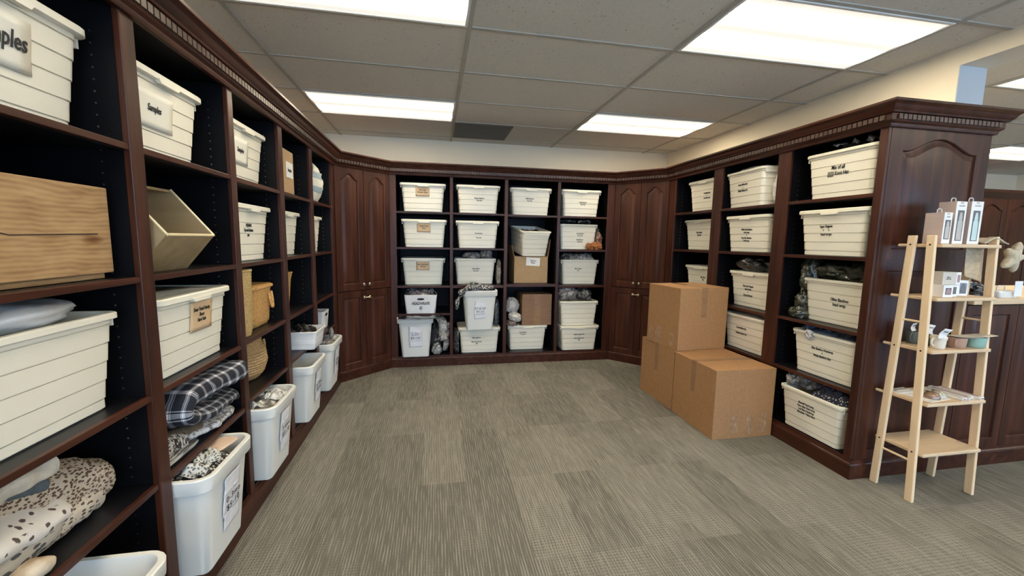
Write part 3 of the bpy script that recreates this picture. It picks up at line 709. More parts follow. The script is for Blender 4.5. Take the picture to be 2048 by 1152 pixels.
# ------------------------------------------------------------------ cartons
def carton(label, loc, rz, w, d, h, tape_faces=('top',), group=None, mat=KRAFT, scuffs=()):
    """centre bottom loc"""
    t = thing('cardboard_box', label, 'cardboard box', loc, rz, group)
    m = MB(); m.box(-w / 2, w / 2, -d / 2, d / 2, 0, h - .004)
    m.build('carton_body', mat, t, bevel=.003)
    f = MB()
    f.box(-w / 2, w / 2, -d / 2, -.0012, h - .005, h); f.box(-w / 2, w / 2, .0012, d / 2, h - .005, h - .0006)
    f.build('top_flaps', mat, t, bevel=.0012)
    tp = MB()
    tp.box(-w / 2 - .0006, w / 2 + .0006, -.026, .026, h, h + .0006)
    for s_ in (-1, 1):
        x = s_ * (w / 2); a, b_ = sorted((x, x + s_ * .0008)); tp.box(a, b_, -.026, .026, h * .52, h + .0006)
    tp.build('packing_tape', TAPE, t)
    if scuffs:
        for face, u0, u1, z0, z1 in scuffs:
            sm = MB()
            if face == 'f': sm.box(u0, u1, -d / 2 - .0007, -d / 2, z0, z1)
            elif face == 'b': sm.box(u0, u1, d / 2, d / 2 + .0007, z0, z1)
            elif face == 'l': sm.box(-w / 2 - .0009, -w / 2, u0, u1, z0, z1)
            sm.build('torn_tape', SCUFF, t)
    return t
GC = 'cardboard boxes on the floor in front of the right bookcase'
carton('nearest floor box, lower cardboard carton in front of the right bookcase', (2.073, 2.588, 0), 0, .462, .484, .483, group=GC,
       scuffs=[('f', -.10, -.04, .04, .16), ('f', .02, .08, .02, .15), ('f', .13, .185, .03, .17), ('f', -.155, -.115, .146, .153)])
carton('farther lower cardboard carton, underneath the stacked one', (2.073, 3.094, 0), 0, .462, .505, .483, group=GC)
carton('top cardboard carton stacked on the farther floor box', (2.066, 3.055, .4845), .10 + PI / 2, .40, .455, .494, group=GC,
       scuffs=[('b', .12, .17, .03, .13), ('b', .01, .085, .02, .15), ('b', -.155, -.10, .025, .13)])
# brown carton in the third back bay
t = carton('brown taped carton standing on a lidded bin in the third back bay', (1.108, 4.505, .3945), 0, .335, .33, .345, mat=noise_mat('red_brown_cardboard', [(.3, (.245, .13, .07)), (.7, (.29, .16, .09))], scale=(6, 6, 30), rough=.7))
m = MB(); m.box(-.033, .037, -.1658, -.165, 0, .345); m.build('packing_tape', TAPE, t)
# open carton with tilted bin
t = thing('cardboard_box', 'open cardboard box holding a tilted white bin in the third back bay', 'cardboard box', (1.035, 4.53, .8605))
w_, d_, h_ = .376, .34, .29
m = MB()
m.box(-w_ / 2, w_ / 2, -d_ / 2, -d_ / 2 + .004, 0, h_); m.box(-w_ / 2, w_ / 2, d_ / 2 - .004, d_ / 2, 0, h_); m.box(-w_ / 2, -w_ / 2 + .004, -d_ / 2, d_ / 2, 0, h_); m.box(w_ / 2 - .004, w_ / 2, -d_ / 2, d_ / 2, 0, h_); m.box(-w_ / 2, w_ / 2, -d_ / 2, d_ / 2, 0, .004)
m.build('carton_body', KRAFT2, t, bevel=.0015)
def flap(p0, p1, q1, q0, th=.004):
    m = MB(); m.grid(lambda u, v: Vector(p0).lerp(Vector(p1), u).lerp(Vector(q0).lerp(Vector(q1), u), v), 4, 4); m.build('flap', KRAFT2, t, solid=th)
flap((-w_ / 2, -d_ / 2, h_), (w_ / 2, -d_ / 2, h_), (w_ / 2 - .04, -d_ / 2 + .11, h_ - .005), (-w_ / 2 + .04, -d_ / 2 + .11, h_ - .005))
flap((w_ / 2, -d_ / 2, h_), (w_ / 2, d_ / 2, h_), (w_ / 2 + .035, d_ / 2, h_ + .17), (w_ / 2 + .035, -d_ / 2 + .04, h_ + .19))
flap((-w_ / 2, -d_ / 2, h_), (-w_ / 2, d_ / 2, h_), (-w_ / 2 - .03, d_ / 2, h_ + .12), (-w_ / 2 - .03, -d_ / 2, h_ + .12))
m = MB(); m.grid(lambda u, v: ((u - .5) * .155, -.002 - .002 * math.sin(v * 3), (v - .5) * .09), 5, 5); c = m.build('paper_label', PAPER, t, (.02, -d_ / 2 - .002, h_ - .055), (0, .05, 0), solid=.0006)
text(c, 'Girls Shoes\nsamples', .017, (0, -.007, 0), (PI / 2, 0, 0))
place_bin('white bin tilted on end inside the open cardboard box', (1.035, 4.53, 1.185), 0, False, GB, None, rot=(math.radians(9), math.radians(1.5), math.radians(-90 + 9))).rotation_mode = 'ZYX'
# carton with samples note, left bookcase
t = thing('cardboard_box', 'upright tan cardboard box with white samples note on the left top shelf', 'cardboard box', (-1.03, 2.80, 1.585), PI / 2)
MB().box(-.15, .125, -.14, .14, 0, .268).build('carton_body', KRAFT2, t, bevel=.003)
m = MB(); m.grid(lambda u, v: ((u - .5) * .12, 0, (v - .5) * .095), 3, 3); c = m.build('paper_label', PAPER, t, (.045, -.1415, .150), solid=.0006)
text(c, 'Samples', .026, (0, -.001, 0), (PI / 2, 0, 0))

# pine board crate on the left
t = thing('wooden_crate', 'rough weathered pine board crate with knots on the left second shelf', 'crate', (-.905, 1.10, 1.199), PI / 2)
m = MB(); m.box(-.30, .268, -.0, .022, .016, .252); m.build('front_board', OLDPINE, t, bevel=.003)
m = MB(); m.box(-.30, .235, .27, .29, .02, .262); m.build('back_board', OLDPINE, t, bevel=.003)
m = MB(); m.box(-.30, -.28, .022, .27, .02, .24); m.box(.205, .225, .022, .27, .02, .24); m.build('end_board', OLDPINE, t, bevel=.003)
m = MB(); m.box(-.30, .25, .012, .28, .0005, .016); m.build('bottom_board', OLDPINE, t, bevel=.002)
m = MB(); pts = [(-.30, .118), (-.12, .121), (-.06, .128), (-.02, .119), (.06, .121), (.22, .124)]
m.rings([[(x, -.0008, z + .0014), (x, -.0008, z - .0014), (x, .001, z - .0014), (x, .001, z + .0014)] for x, z in pts]); m.build('crack', HOLE, t)
# slanted plywood display bin
t = thing('wooden_bin', 'tilted open plywood display bin beside the pine crate on the left', 'bin', (-.93, 1.60, 1.1985), PI / 2)
prof = [(.24, 0), (0, 0), (-.10, .125), (.035, .29), (.24, .29)]
x0, x1 = -.12, .17
th = .009
for xx in (x0, x1 - th):
    m = MB(); m.rings([[(xx, y, z) for y, z in prof], [(xx + th, y, z) for y, z in prof]]); m.build('side_panel', BOXWOOD, t)
def slab(p, q, nrm):
    m = MB(); (ya, za), (yb, zb_) = p, q
    m.rings([[(x0 + th, ya, za), (x1 - th, ya, za), (x1 - th, ya + nrm[0] * th, za + nrm[1] * th), (x0 + th, ya + nrm[0] * th, za + nrm[1] * th)],
             [(x0 + th, yb, zb_), (x1 - th, yb, zb_), (x1 - th, yb + nrm[0] * th, zb_ + nrm[1] * th), (x0 + th, yb + nrm[0] * th, zb_ + nrm[1] * th)]]); return m
slab(prof[1], prof[2], (.78, .62)).build('front_panel', BOXWOOD, t)
slab(prof[0], prof[1], (0, 1)).build('bottom_panel', BOXWOOD, t)
slab((.235, 0), (.235, .29), (-1, 0)).build('back_panel', BOXWOOD, t)
slab(prof[4], prof[3], (0, -1)).build('top_panel', BOXWOOD, t)
m = MB()
m.tube([(x0 + th / 2, -.0995, .126), (x1 - th / 2, -.0995, .126)], .005, 6); m.tube([(x0 + th / 2, -.0995, .126), (x0 + th / 2, .035, .2905)], .005, 6); m.tube([(x1 - th / 2, -.0995, .126), (x1 - th / 2, .035, .2905)], .005, 6)
m.build('raw_edge', BOXEDGE, t)

# ------------------------------------------------------------------ wicker
def wicker_basket(name, label, loc, rz, levels, mat, n=96, K=24, amp=.0035, nl=34, coil=False, group='woven baskets on the left bookcase', sq=None, tilt=0):
    """levels: list (z, hw, hd, r) outline; returns thing"""
    t = thing(name, label, 'basket', loc, group=group, rot=(tilt, 0, rz))
    m = MB(); rings = []
    zs = [l[0] for l in levels]
    for i in range(nl + 1):
        z = zs[0] + (zs[-1] - zs[0]) * i / nl
        for a, b_ in zip(levels, levels[1:]):
            if a[0] <= z <= b_[0] + 1e-9: f = (z - a[0]) / (b_[0] - a[0]); break
        hw, hd, r = [a[k] + (b_[k] - a[k]) * f for k in (1, 2, 3)]
        pts = []
        for j in range(n):
            th = 2 * PI * j / n; c, s_ = math.cos(th), math.sin(th); e = r
            x = hw * math.copysign(abs(c) ** e, c); y = hd * math.copysign(abs(s_) ** e, s_)
            o = amp * math.cos(K * th + PI * (i % 2)) + amp * .5 if not coil else amp * (1.0 * (i % 2)) + .0015 * math.cos(K * th + i)
            L_ = math.hypot(x, y) or 1
            pts.append((x * (1 + o / L_), y * (1 + o / L_), z + .0012 * math.sin(K * th)))
        rings.append(pts)
    inner = [[(x * .95, y * .95, z) for x, y, z in rings[-1]], [(x * .95, y * .95, z + .012) for x, y, z in rings[0]]]
    m.rings(rings + inner); m.build('woven_body', mat, t, smooth=60)
    top = levels[-1]
    m = MB(); pts = []
    for j in range(48):
        th = 2 * PI * j / 48; c, s_ = math.cos(th), math.sin(th)
        pts.append((top[1] * math.copysign(abs(c) ** top[3], c), top[2] * math.copysign(abs(s_) ** top[3], s_), top[0]))
    m.tube(pts, .008, 8, closed=True); m.build('rim', mat, t, smooth=60)
    return t
HONEY = wicker_mat('honey_wicker', (.66, .37, .13)); SEAG = wicker_mat('seagrass', (.46, .30, .14)); STRAW = wicker_mat('straw_wicker', (.58, .41, .18))
t = wicker_basket('wicker_basket', 'honey wicker basket with lid and loop handle in the third left bay', (-1.03, 2.405, .8415), PI / 2,
                  [(0, .118, .098, .45), (.02, .128, .108, .42), (.195, .138, .118, .40)], HONEY, amp=.006, nl=24, K=34)
m = MB()
m.rings([rrect(.146, .126, .05, .202, 5), rrect(.152, .132, .055, .207, 5), rrect(.152, .132, .055, .217, 5), rrect(.142, .122, .05, .224, 5), rrect(.10, .08, .04, .226, 5)]); m.build('lid', HONEY, t, smooth=50)
def loop(p0, p1, out, drop, r=.0075):
    m = MB(); P0, P1, O_ = Vector(p0), Vector(p1), Vector(out); pts = []
    for i in range(15):
        a = PI * i / 14; pts.append(P0.lerp(P1, (1 - math.cos(a)) / 2) + O_ * (.4 + .6 * math.sin(a)) + Vector((0, 0, -drop * math.sin(a))))
    m.tube(pts, r, 8); return m.build('loop_handle', HONEY, t, smooth=60)
loop((.062, -.118, .172), (.112, -.112, .176), (.004, -.016, 0), .085)
loop((.142, -.055, .172), (.142, .02, .172), (.022, 0, 0), .07)
wicker_basket('straw_basket', 'tall straw basket just showing left of the lidded wicker basket', (-.985, 2.132, .8415), PI / 2,
              [(0, .066, .095, .35), (.03, .072, .10, .33), (.318, .076, .108, .33)], STRAW, amp=.004, nl=40, K=30)
t = wicker_basket('wicker_basket', 'honey wicker basket half hidden behind the divider in the fourth left bay', (-1.05, 2.85, .8425), PI / 2,
                  [(0, .098, .085, .45), (.02, .108, .095, .42), (.20, .120, .108, .40), (.245, .130, .118, .40)], HONEY, amp=.006, nl=26, K=30)
t = wicker_basket('seagrass_basket', 'round bulging seagrass basket with loop handle in the third left bay', (-1.06, 2.385, .5565), PI / 2,
                  [(0, .10, .10, .95), (.03, .128, .128, .95), (.09, .148, .148, .95), (.15, .142, .142, .95), (.20, .122, .122, .95), (.262, .118, .118, .95)], SEAG, amp=.006, K=40, nl=36, coil=True)
m = MB(); m.tube([(.03 + .035 * math.cos(a), -.122 - .012 * abs(math.sin(a)), .20 + .04 * math.sin(a)) for a in [PI + PI * i / 12 for i in range(13)]], .006, 7); m.build('loop_handle', SEAG, t, smooth=60)

# ------------------------------------------------------------------ soft things
def blob_mesh(rad, seed, amp=.22, freq=2.2, flat_z=None, nu=40, nv=26, wr=.05, top=None):
    m = MB(); sv = Vector((seed * 3.1, seed * 1.7, seed * .9)); rings = []
    for i in range(1, nv):
        ph = PI * i / nv; r = []
        for j in range(nu):
            th = 2 * PI * j / nu
            d = Vector((math.sin(ph) * math.cos(th), math.sin(ph) * math.sin(th), -math.cos(ph)))
            k = 1 + amp * noise.noise(d * freq + sv) + wr * abs(noise.noise(d * freq * 3.1 + sv)) - wr * 1.4 * abs(noise.noise(d * freq * 1.7 - sv)) + wr * .5 * noise.noise(d * freq * 7 + sv)
            p = Vector((d.x * rad[0] * k, d.y * rad[1] * k, d.z * rad[2] * k))
            if flat_z is not None and p.z < flat_z: p.z = flat_z - .002 * noise.noise(p * 30)
            if top is not None and p.z > top: p.z = top
            r.append(p)
        rings.append(r)
    m.rings(rings); return m
def bag(label, loc, rad, mat, seed, name='plastic_bag', cat='bag', rot=(0, 0, 0), group=None, amp=.22, floor_=True, wr=.12, freq=2.4, top=None):
    """loc = resting point below the middle"""
    fz = -rad[2] * .72 if floor_ else None
    m = blob_mesh(rad, seed, amp, freq, fz, wr=wr, top=top)
    o = m.build(name, mat, loc=(loc[0], loc[1], loc[2] + rad[2] * .72 if floor_ else loc[2]), rot=rot, smooth=70)
    return tag(o, label, cat, group)
def heap(label, loc, rz, hw, hd, h, mat, seed, name='cloth_heap', cat='cloth', freq=14, strands=0, strand_mats=None, kind='stuff', edge=.7):
    """heap of folded cloth filling a bin: a ridged surface plus loose curled strips"""
    m = MB(); sv = Vector((seed * 2.3, seed, seed * .7))
    def fn(u, v):
        x, y = (u * 2 - 1) * hw, (v * 2 - 1) * hd
        e = (1 - abs(u * 2 - 1) ** 4) * (1 - abs(v * 2 - 1) ** 4)
        z = h * (edge * e + (1 - edge) * e) * (.55 + .45 * noise.noise(Vector((x * 6, y * 6, 0)) + sv)) + h * .35 * e * (1 - 2 * abs(noise.noise(Vector((x * freq, y * freq, 3)) + sv)))
        return (x, y, max(z, -.03) if e > .05 else -.03)
    m.grid(fn, 46, 34)
    for k in range(strands):
        x, y = random.uniform(-.85, .85) * hw, random.uniform(-.8, .8) * hd; a = random.uniform(0, PI); L_ = random.uniform(.05, .11); wd = random.uniform(.012, .024)
        b0 = h * .55; pts = []
        def sf(u, v, x=x, y=y, a=a, L_=L_, wd=wd, b0=b0, s_=random.random() * 9):
            q = (u - .5) * L_; w2_ = (v - .5) * wd * 2; lift = min(.022, h * .4) * math.sin(u * PI) + .006 * math.sin(u * 9 + s_)
            return (min(max(x + math.cos(a) * q - math.sin(a) * w2_, -hw), hw), min(max(y + math.sin(a) * q + math.cos(a) * w2_, -hd), hd), b0 + lift + .008 * math.cos(v * PI))
        m.grid(sf, 8, 3, mat=1 if strand_mats else 0)
    o = m.build(name, [mat] + ([strand_mats] if strand_mats else []), loc=loc, rot=(0, 0, rz), smooth=75, solid=.002)
    return tag(o, label, cat, kind=kind)
def bundle(mb, path, side, wd, th, power=.55, n=24, amp=.011, seed=1, taper=True):
    """soft folded slab swept along a path; side = width direction"""
    S = Vector(side).normalized(); P = [Vector(p) for p in path]; R = len(P); rings = []; L_ = 0
    o0 = len(mb.v)
    for i, p in enumerate(P):
        T = (P[min(i + 1, R - 1)] - P[max(i - 1, 0)]).normalized(); Nn = T.cross(S).normalized()
        if i: L_ += (P[i] - P[i - 1]).length
        e = 1.0
        if taper: e = min(1, .45 + min(i, R - 1 - i) * .35)
        w_ = wd[i] if isinstance(wd, (list, tuple)) else wd; t_ = th[i] if isinstance(th, (list, tuple)) else th
        r = []
        for k in range(n):
            a = 2 * PI * k / n; c, s_ = math.cos(a), math.sin(a)
            q = p + S * (w_ / 2 * (1 - (1 - e) * .3) * math.copysign(abs(c) ** power, c)) + Nn * (t_ / 2 * e * math.copysign(abs(s_) ** .8, s_))
            q += (S * c + Nn * s_) * amp * noise.noise(q * 22 + Vector((seed, seed, seed)))
            r.append(q); mb.uv[o0 + i * n + k] = (L_, w_ / 2 * c if abs(s_) > .3 else w_ / 2 * c + t_ * s_)
        rings.append(r)
    mb.rings(rings); return mb
def fold(label, path, side, wd, th, mat, name='folded_blanket', cat='blanket', group=None, **kw):
    m = MB(); bundle(m, path, side, wd, th, **kw)
    return tag(m.build(name, mat, smooth=75), label, cat, group)
def smooth_path(pts, n=8):
    P = [Vector(p) for p in pts]; out = []
    for i in range(len(P) - 1):
        a, b_, c, d = P[max(i - 1, 0)], P[i], P[i + 1], P[min(i + 2, len(P) - 1)]
        for k in range(n):
            t_ = k / n
            out.append(.5 * ((2 * b_) + (c - a) * t_ + (2 * a - 5 * b_ + 4 * c - d) * t_ ** 2 + (3 * b_ - a - 3 * c + d) * t_ ** 3))
    out.append(P[-1]); return out

# plastic over cloth materials
B_BW = bag_mat('clear_pouch_black_white_print', (.04, .04, .045), (.62, .60, .57), 55)
B_GREY = bag_mat('clear_pouch_grey_cloth', (.10, .095, .09), (.36, .34, .32), 22)
B_DARK = bag_mat('black_plastic', (.006, .006, .007), (.028, .028, .03), 14, .25)
B_TAUPE = bag_mat('clear_pouch_taupe_cloth', (.24, .19, .15), (.52, .46, .40), 26)
B_OLIVE = bag_mat('olive_cloth_in_plastic', (.020, .021, .012), (.085, .085, .05), 16, .3)
B_CLEAR = bag_mat('milky_clear_plastic', (.52, .52, .50), (.72, .72, .70), 14, .25)
B_PLUM = bag_mat('plum_grey_pouch', (.06, .045, .055), (.34, .30, .31), 30)
RUST = cloth_mat('rust_cloth', (.36, .13, .04)); BLUE = cloth_mat('slate_blue_cloth', (.12, .15, .24)); NAVYP = print_mat('navy_white_print', (.02, .022, .04), (.62, .62, .62), 70, .32)
CREAMC = cloth_mat('cream_cloth', (.66, .60, .50)); GREYC = cloth_mat('grey_cloth', (.10, .125, .14)); BEIGE = cloth_mat('beige_linen', (.62, .52, .37), 60)
LEO = print_mat('brown_leopard_print', (.52, .44, .34), (.10, .055, .035), 150, .47, stretch=(1, .6, 1)); PAW = print_mat('paw_print', (.74, .70, .66), (.10, .075, .065), 38, .28)
PAT = print_mat('grey_swirl_print', (.36, .33, .28), (.05, .055, .06), 95, .45, stretch=(1, .35, 1)); LEAFP = print_mat('sepia_leaf_print', (.60, .53, .43), (.09, .06, .045), 120, .42, stretch=(1, .5, 1))
KNIT = noise_mat('black_white_chunky_knit', [(.46, (.03, .028, .026)), (.5, (.5, .47, .43)), (.56, (.66, .62, .57))], scale=(38, 60, 38), rough=.95, bump=.6, bdist=.01, dist=2)
LACE = noise_mat('white_lace', [(.42, (.22, .21, .20)), (.5, (.62, .61, .62)), (.6, (.72, .71, .72))], scale=(70, 70, 70), rough=.9)
OLIVEBR = cloth_mat('brown_tweed', (.16, .12, .075)); BWP = print_mat('black_white_swirl_print', (.03, .03, .032), (.72, .71, .69), 75, .40, stretch=(1, 1, 1), rough=.6)

# back bookcase contents
bag('taupe pouch lying on top of the pouch bin above the draped tall bin, leftmost', (.40, 4.50, 1.118), (.10, .09, .045), B_TAUPE, 1)
bag('taupe pouch standing on the right of the pouch bin above the draped tall bin', (.555, 4.50, 1.118), (.075, .08, .065), B_TAUPE, 2, rot=(0, .3, 0))
bag('crinkled grey pouch wedged right of the pouch bin above the draped tall bin', (.682, 4.40, .851), (.030, .08, .155), B_TAUPE, 3, amp=.15)
heap('plum and white print pouches filling the headwraps basket', (-.142, 4.40, .735), 0, .155, .13, .075, B_PLUM, 4, strands=12, strand_mats=B_BW, name='pouch_heap', cat='pouches')
m = MB(); bundle(m, smooth_path([(-.36, 4.20, .530), (-.25, 4.16, .540), (-.10, 4.17, .533), (.02, 4.19, .538), (.07, 4.20, .545)], 5), (0, 1, 0), .15, .018, seed=3)
tag(m.build('plastic_bag', B_DARK, smooth=70), 'flat black plastic bag lying over the top of the 2-3T bin', 'bag')
bag('black plastic bag squeezed right of the 2-3T bin', (.015, 4.42, .113), (.065, .12, .19), B_DARK, 5, amp=.3)
bag('print pouch at the front foot beside the 2-3T bin', (.02, 4.33, .113), (.05, .06, .07), B_BW, 6, amp=.3)
fold('taupe garment hanging beside the 2-3T bin', smooth_path([(.04, 4.40, .50), (.085, 4.36, .43), (.085, 4.35, .33), (.10, 4.345, .25)]), (1, 0, .15), .10, .05, B_TAUPE, name='garment', cat='garment', seed=2)
fold('grey bow-print garment low beside the second divider', smooth_path([(.135, 4.40, .44), (.122, 4.37, .32), (.118, 4.36, .22), (.105, 4.36, .135)]), (1, 0, 0), .065, .04, B_GREY, name='garment', cat='garment', seed=4)
# print cloth draped over 4T bin
m = MB(); bundle(m, smooth_path([(.215, 4.10, .62), (.225, 4.10, .70), (.262, 4.12, .79), (.33, 4.16, .835), (.42, 4.20, .845), (.50, 4.21, .835), (.60, 4.22, .830)], 6), (.3, 1, 0), [.05] * 12 + [.16] * 25, [.03] * 12 + [.045] * 25, seed=5, amp=.02)
tag(m.build('print_garment', BWP, smooth=75), 'black and white swirl print garment draped over the 4T and up bin', 'garment')
bag('crumpled black and white print cloth standing on the 4T bin', (.405, 4.22, .815), (.075, .07, .07), BWP, 8, name='print_garment', cat='garment', amp=.4, floor_=False)
bag('dark print pouch leaning right of the 4T and up bin', (.672, 4.46, .395), (.035, .06, .17), bag_mat('dark_speckled_pouch', (.05, .05, .05), (.25, .25, .24), 60), 9, amp=.15)
m = MB()
for k in range(4): bundle(m, smooth_path([(.205 + .013 * k, 4.42 - .02 * k, .115), (.203 + .013 * k, 4.41 - .02 * k, .25), (.212 + .011 * k, 4.42 - .02 * k, .37)], 4), (0, 1, 0), .16, .012, seed=k, amp=.003)
tag(m.build('folded_cloths', BWP, smooth=75), 'stack of print cloths standing left of the lowest second-bay bin', 'cloth', kind='stuff')
bag('speckled grey pouch left of the brown carton, upper one', (.835, 4.42, .535), (.085, .09, .095), print_mat('grey_speckle_pouch', (.55, .53, .51), (.13, .12, .12), 110, .3, .4, coat=1.0), 10, amp=.15)
bag('white speckled pouch left of the brown carton, middle one', (.86, 4.36, .445), (.075, .07, .055), print_mat('white_speckle_pouch', (.66, .64, .61), (.2, .18, .17), 90, .3, .4, coat=1.0), 11, amp=.2, rot=(0, .3, 0))
bag('small brown pouch left of the brown carton, lowest one', (.825, 4.36, .395), (.06, .06, .035), bag_mat('brown_pouch', (.12, .07, .055), (.36, .27, .22), 60), 12)
heap('dark pouches filling the bin beside the rust scrunchies', (1.556, 4.4875, 1.505), 0, .195, .14, .05, B_DARK, 13, strands=10, strand_mats=B_GREY, name='pouch_heap', cat='pouches')
bag('rust scrunchie lying at the foot of the shelf', (1.765, 4.315, 1.2355), (.062, .05, .048), RUST, 14, name='scrunchie', cat='scrunchie', group='rust scrunchies beside the fourth-bay bin', amp=.5, freq=3.4)
bag('rust scrunchie in front, tucked under the bin corner', (1.685, 4.300, 1.2355), (.045, .035, .040), RUST, 15, name='scrunchie', cat='scrunchie', group='rust scrunchies beside the fourth-bay bin', amp=.5, freq=3.4)
bag('brown scrunchie pouch on top of the rust ones', (1.795, 4.36, 1.295), (.045, .05, .075), bag_mat('rust_pouch', (.07, .03, .015), (.30, .13, .06), 40), 16, amp=.35)
bag('dark knotted pouch neck above the rust scrunchies', (1.79, 4.38, 1.39), (.038, .04, .055), B_DARK, 17, amp=.35)
heap('grey and cream print pouches heaped in the third-shelf bin of the rightmost back bay', (1.60, 4.525, 1.105), 0, .20, .145, .095, B_BW, 18, strands=16, strand_mats=B_TAUPE, name='pouch_heap', cat='pouches')
bag('clear bag of grey cloth on the unmarked fourth-bay bin, left one', (1.455, 4.40, .665), (.13, .12, .10), B_GREY, 19, amp=.18)
bag('clear bag of dark cloth on the unmarked fourth-bay bin, right one', (1.66, 4.40, .665), (.09, .11, .085), bag_mat('charcoal_pouch', (.02, .02, .022), (.16, .155, .15), 24), 20, amp=.3)
heap('dark cloth inside the tilted bin', (1.035, 4.53, 1.385), 0, .13, .17, .06, B_DARK, 21, strands=6, strand_mats=B_GREY, name='cloth_heap', cat='cloth')

# right bookcase contents
bag('clear plastic bag over the right end of the top bin in the middle right bay', (2.44, 2.568, 1.6095), (.085, .045, .15), B_CLEAR, 22, amp=.18, top=.13)
bag('flat clear bag lying on the top bin in the middle right bay', (2.47, 2.86, 1.872), (.10, .17, .03), B_CLEAR, 23)
heap('dark speckled pouches in the highest right bin', (2.5075, 2.09, 1.885), PI / 2, .16, .12, .06, B_DARK, 24, strands=14, strand_mats=B_BW, name='pouch_heap', cat='pouches')
bag('black plastic bag on the lidded bin above the cartons, left one', (2.53, 2.84, 1.1135), (.13, .15, .075), B_DARK, 25, amp=.3)
bag('black plastic bag on the lidded bin above the cartons, right one', (2.55, 2.64, 1.1135), (.11, .10, .065), B_DARK, 26, amp=.3)
heap('grey and tan cloths spilling from the low bin behind the cartons', (2.5115, 2.75, .768), PI / 2, .19, .135, .042, cloth_mat('grey_taupe_cloth', (.30, .27, .24)), 27, strands=16, strand_mats=cloth_mat('tan_cloth', (.42, .36, .28)))
bag('dark bag on the bin beside the right corner cabinet', (2.54, 3.30, 1.1195), (.08, .08, .04), B_DARK, 28)
bag('olive bag slumped left of the Olive Bamboo bin, upper', (2.50, 2.335, 1.005), (.075, .055, .15), B_OLIVE, 29, amp=.25)
bag('olive bag slumped left of the Olive Bamboo bin, front', (2.455, 2.325, .905), (.06, .05, .075), B_OLIVE, 30, amp=.3)
bag('olive bag lying on the shelf left of the Olive Bamboo bin', (2.43, 2.325, .8405), (.075, .06, .045), B_OLIVE, 31, amp=.3)
bag('olive cloth bag piled on the Olive Bamboo bin, left one', (2.56, 2.16, 1.098), (.13, .13, .075), B_OLIVE, 32, amp=.35)
bag('olive cloth bag piled on the Olive Bamboo bin, right one', (2.55, 1.98, 1.098), (.13, .10, .08), cloth_mat('dark_olive_cloth', (.05, .05, .032)), 33, amp=.4, freq=3.2)
heap('slate blue headwraps heaped in the fourth bin of the nearest right bay', (2.5225, 2.092, .766), PI / 2, .195, .14, .042, BLUE, 34, strands=34, strand_mats=cloth_mat('light_slate_cloth', (.16, .19, .28)))
bag('white tag of cloth over the rim of the slate blue cloth bin', (2.352, 2.175, .758), (.014, .035, .03), LACE, 35, name='cloth_tag', cat='cloth', floor_=False)
heap('navy print headwraps heaped in the lowest right bin', (2.4835, 2.00, .395), PI / 2, .12, .14, .075, NAVYP, 36, strands=24, strand_mats=cloth_mat('navy_cloth', (.03, .035, .065)))
bag('clear bag of grey cloth at the left of the lowest right bin', (2.47, 2.22, .385), (.10, .085, .07), bag_mat('smoke_pouch', (.05, .055, .065), (.30, .30, .31), 20), 37, amp=.3)
bag('crinkled clear bag poking out of the lowest right bin', (2.40, 2.29, .385), (.05, .045, .055), B_GREY, 38, amp=.3)

# left bookcase contents
bag('milky plastic sheet bunched in the open bin below the pine crate', (-1.02, 1.13, 1.092), (.10, .19, .043), noise_mat('milky_sheet', [(.3, (.70, .70, .70)), (.7, (.86, .86, .86))], scale=(8, 8, 8), rough=.3, coat=.4, bump=.4, bscale=(14, 14, 14)), 39, amp=.25, wr=.06, freq=1.6)
bag('clear pouch peeping over the second Samples bin', (-1.08, 1.66, 1.863), (.06, .07, .03), B_GREY, 40)
GA = 'animal print blankets on the lower left shelf'
fold('rounded leopard print blanket lying at the back of the lower left shelf', smooth_path([(-1.10, .90, .64), (-1.09, 1.08, .64), (-1.075, 1.22, .63), (-1.06, 1.32, .605), (-1.04, 1.375, .582)]), (1, 0, 0), [.26] * 24 + [.25, .24, .23, .21, .19, .17, .15, .13, .10], [.17] * 10 + [.16] * 12 + [.14] * 4 + [.12, .11, .10, .09, .08, .07, .06], LEO, group=GA, seed=1, taper=False)
fold('sepia leaf print blanket along the front of the lower left shelf', smooth_path([(-.985, .86, .585), (-.985, 1.05, .582), (-.985, 1.20, .580), (-1.0, 1.33, .575)]), (1, 0, 0), .12, .065, LEAFP, group=GA, seed=2)
fold('slate grey blanket folded over the leopard print one', smooth_path([(-1.10, .86, .745), (-1.08, 1.0, .745), (-1.06, 1.10, .72), (-1.05, 1.18, .69)]), (1, 0, 0), .19, .055, GREYC, group=GA, seed=3)
fold('cream rolled blanket above the slate grey one', smooth_path([(-.975, .84, .742), (-.97, 1.0, .742), (-.965, 1.14, .745), (-.962, 1.165, .745)]), (1, 0, 0), .06, .045, CREAMC, group=GA, seed=4)
fold('white paw print blanket in the middle of the lower left shelf', smooth_path([(-.985, .84, .675), (-.975, .98, .665), (-.985, 1.10, .645), (-1.0, 1.20, .63)]), (1, .0, -.5), .155, .06, PAW, group=GA, seed=5)
fold('grey swirl print cloth tucked under the paw print blanket', smooth_path([(-.935, .84, .60), (-.935, .96, .60), (-.94, 1.06, .60), (-.945, 1.14, .595)]), (1, 0, 0), .06, .05, PAT, group=GA, seed=6)
fold('cream marbled cloth at the front edge of the lower left shelf', smooth_path([(-.915, .84, .565), (-.912, .95, .565), (-.915, 1.07, .562)]), (1, 0, 0), .075, .04, noise_mat('cream_marbled_cloth', [(.35, (.36, .26, .17)), (.55, (.66, .58, .46)), (.7, (.74, .68, .58))], scale=(16, 10, 16), rough=.9), group=GA, seed=7)
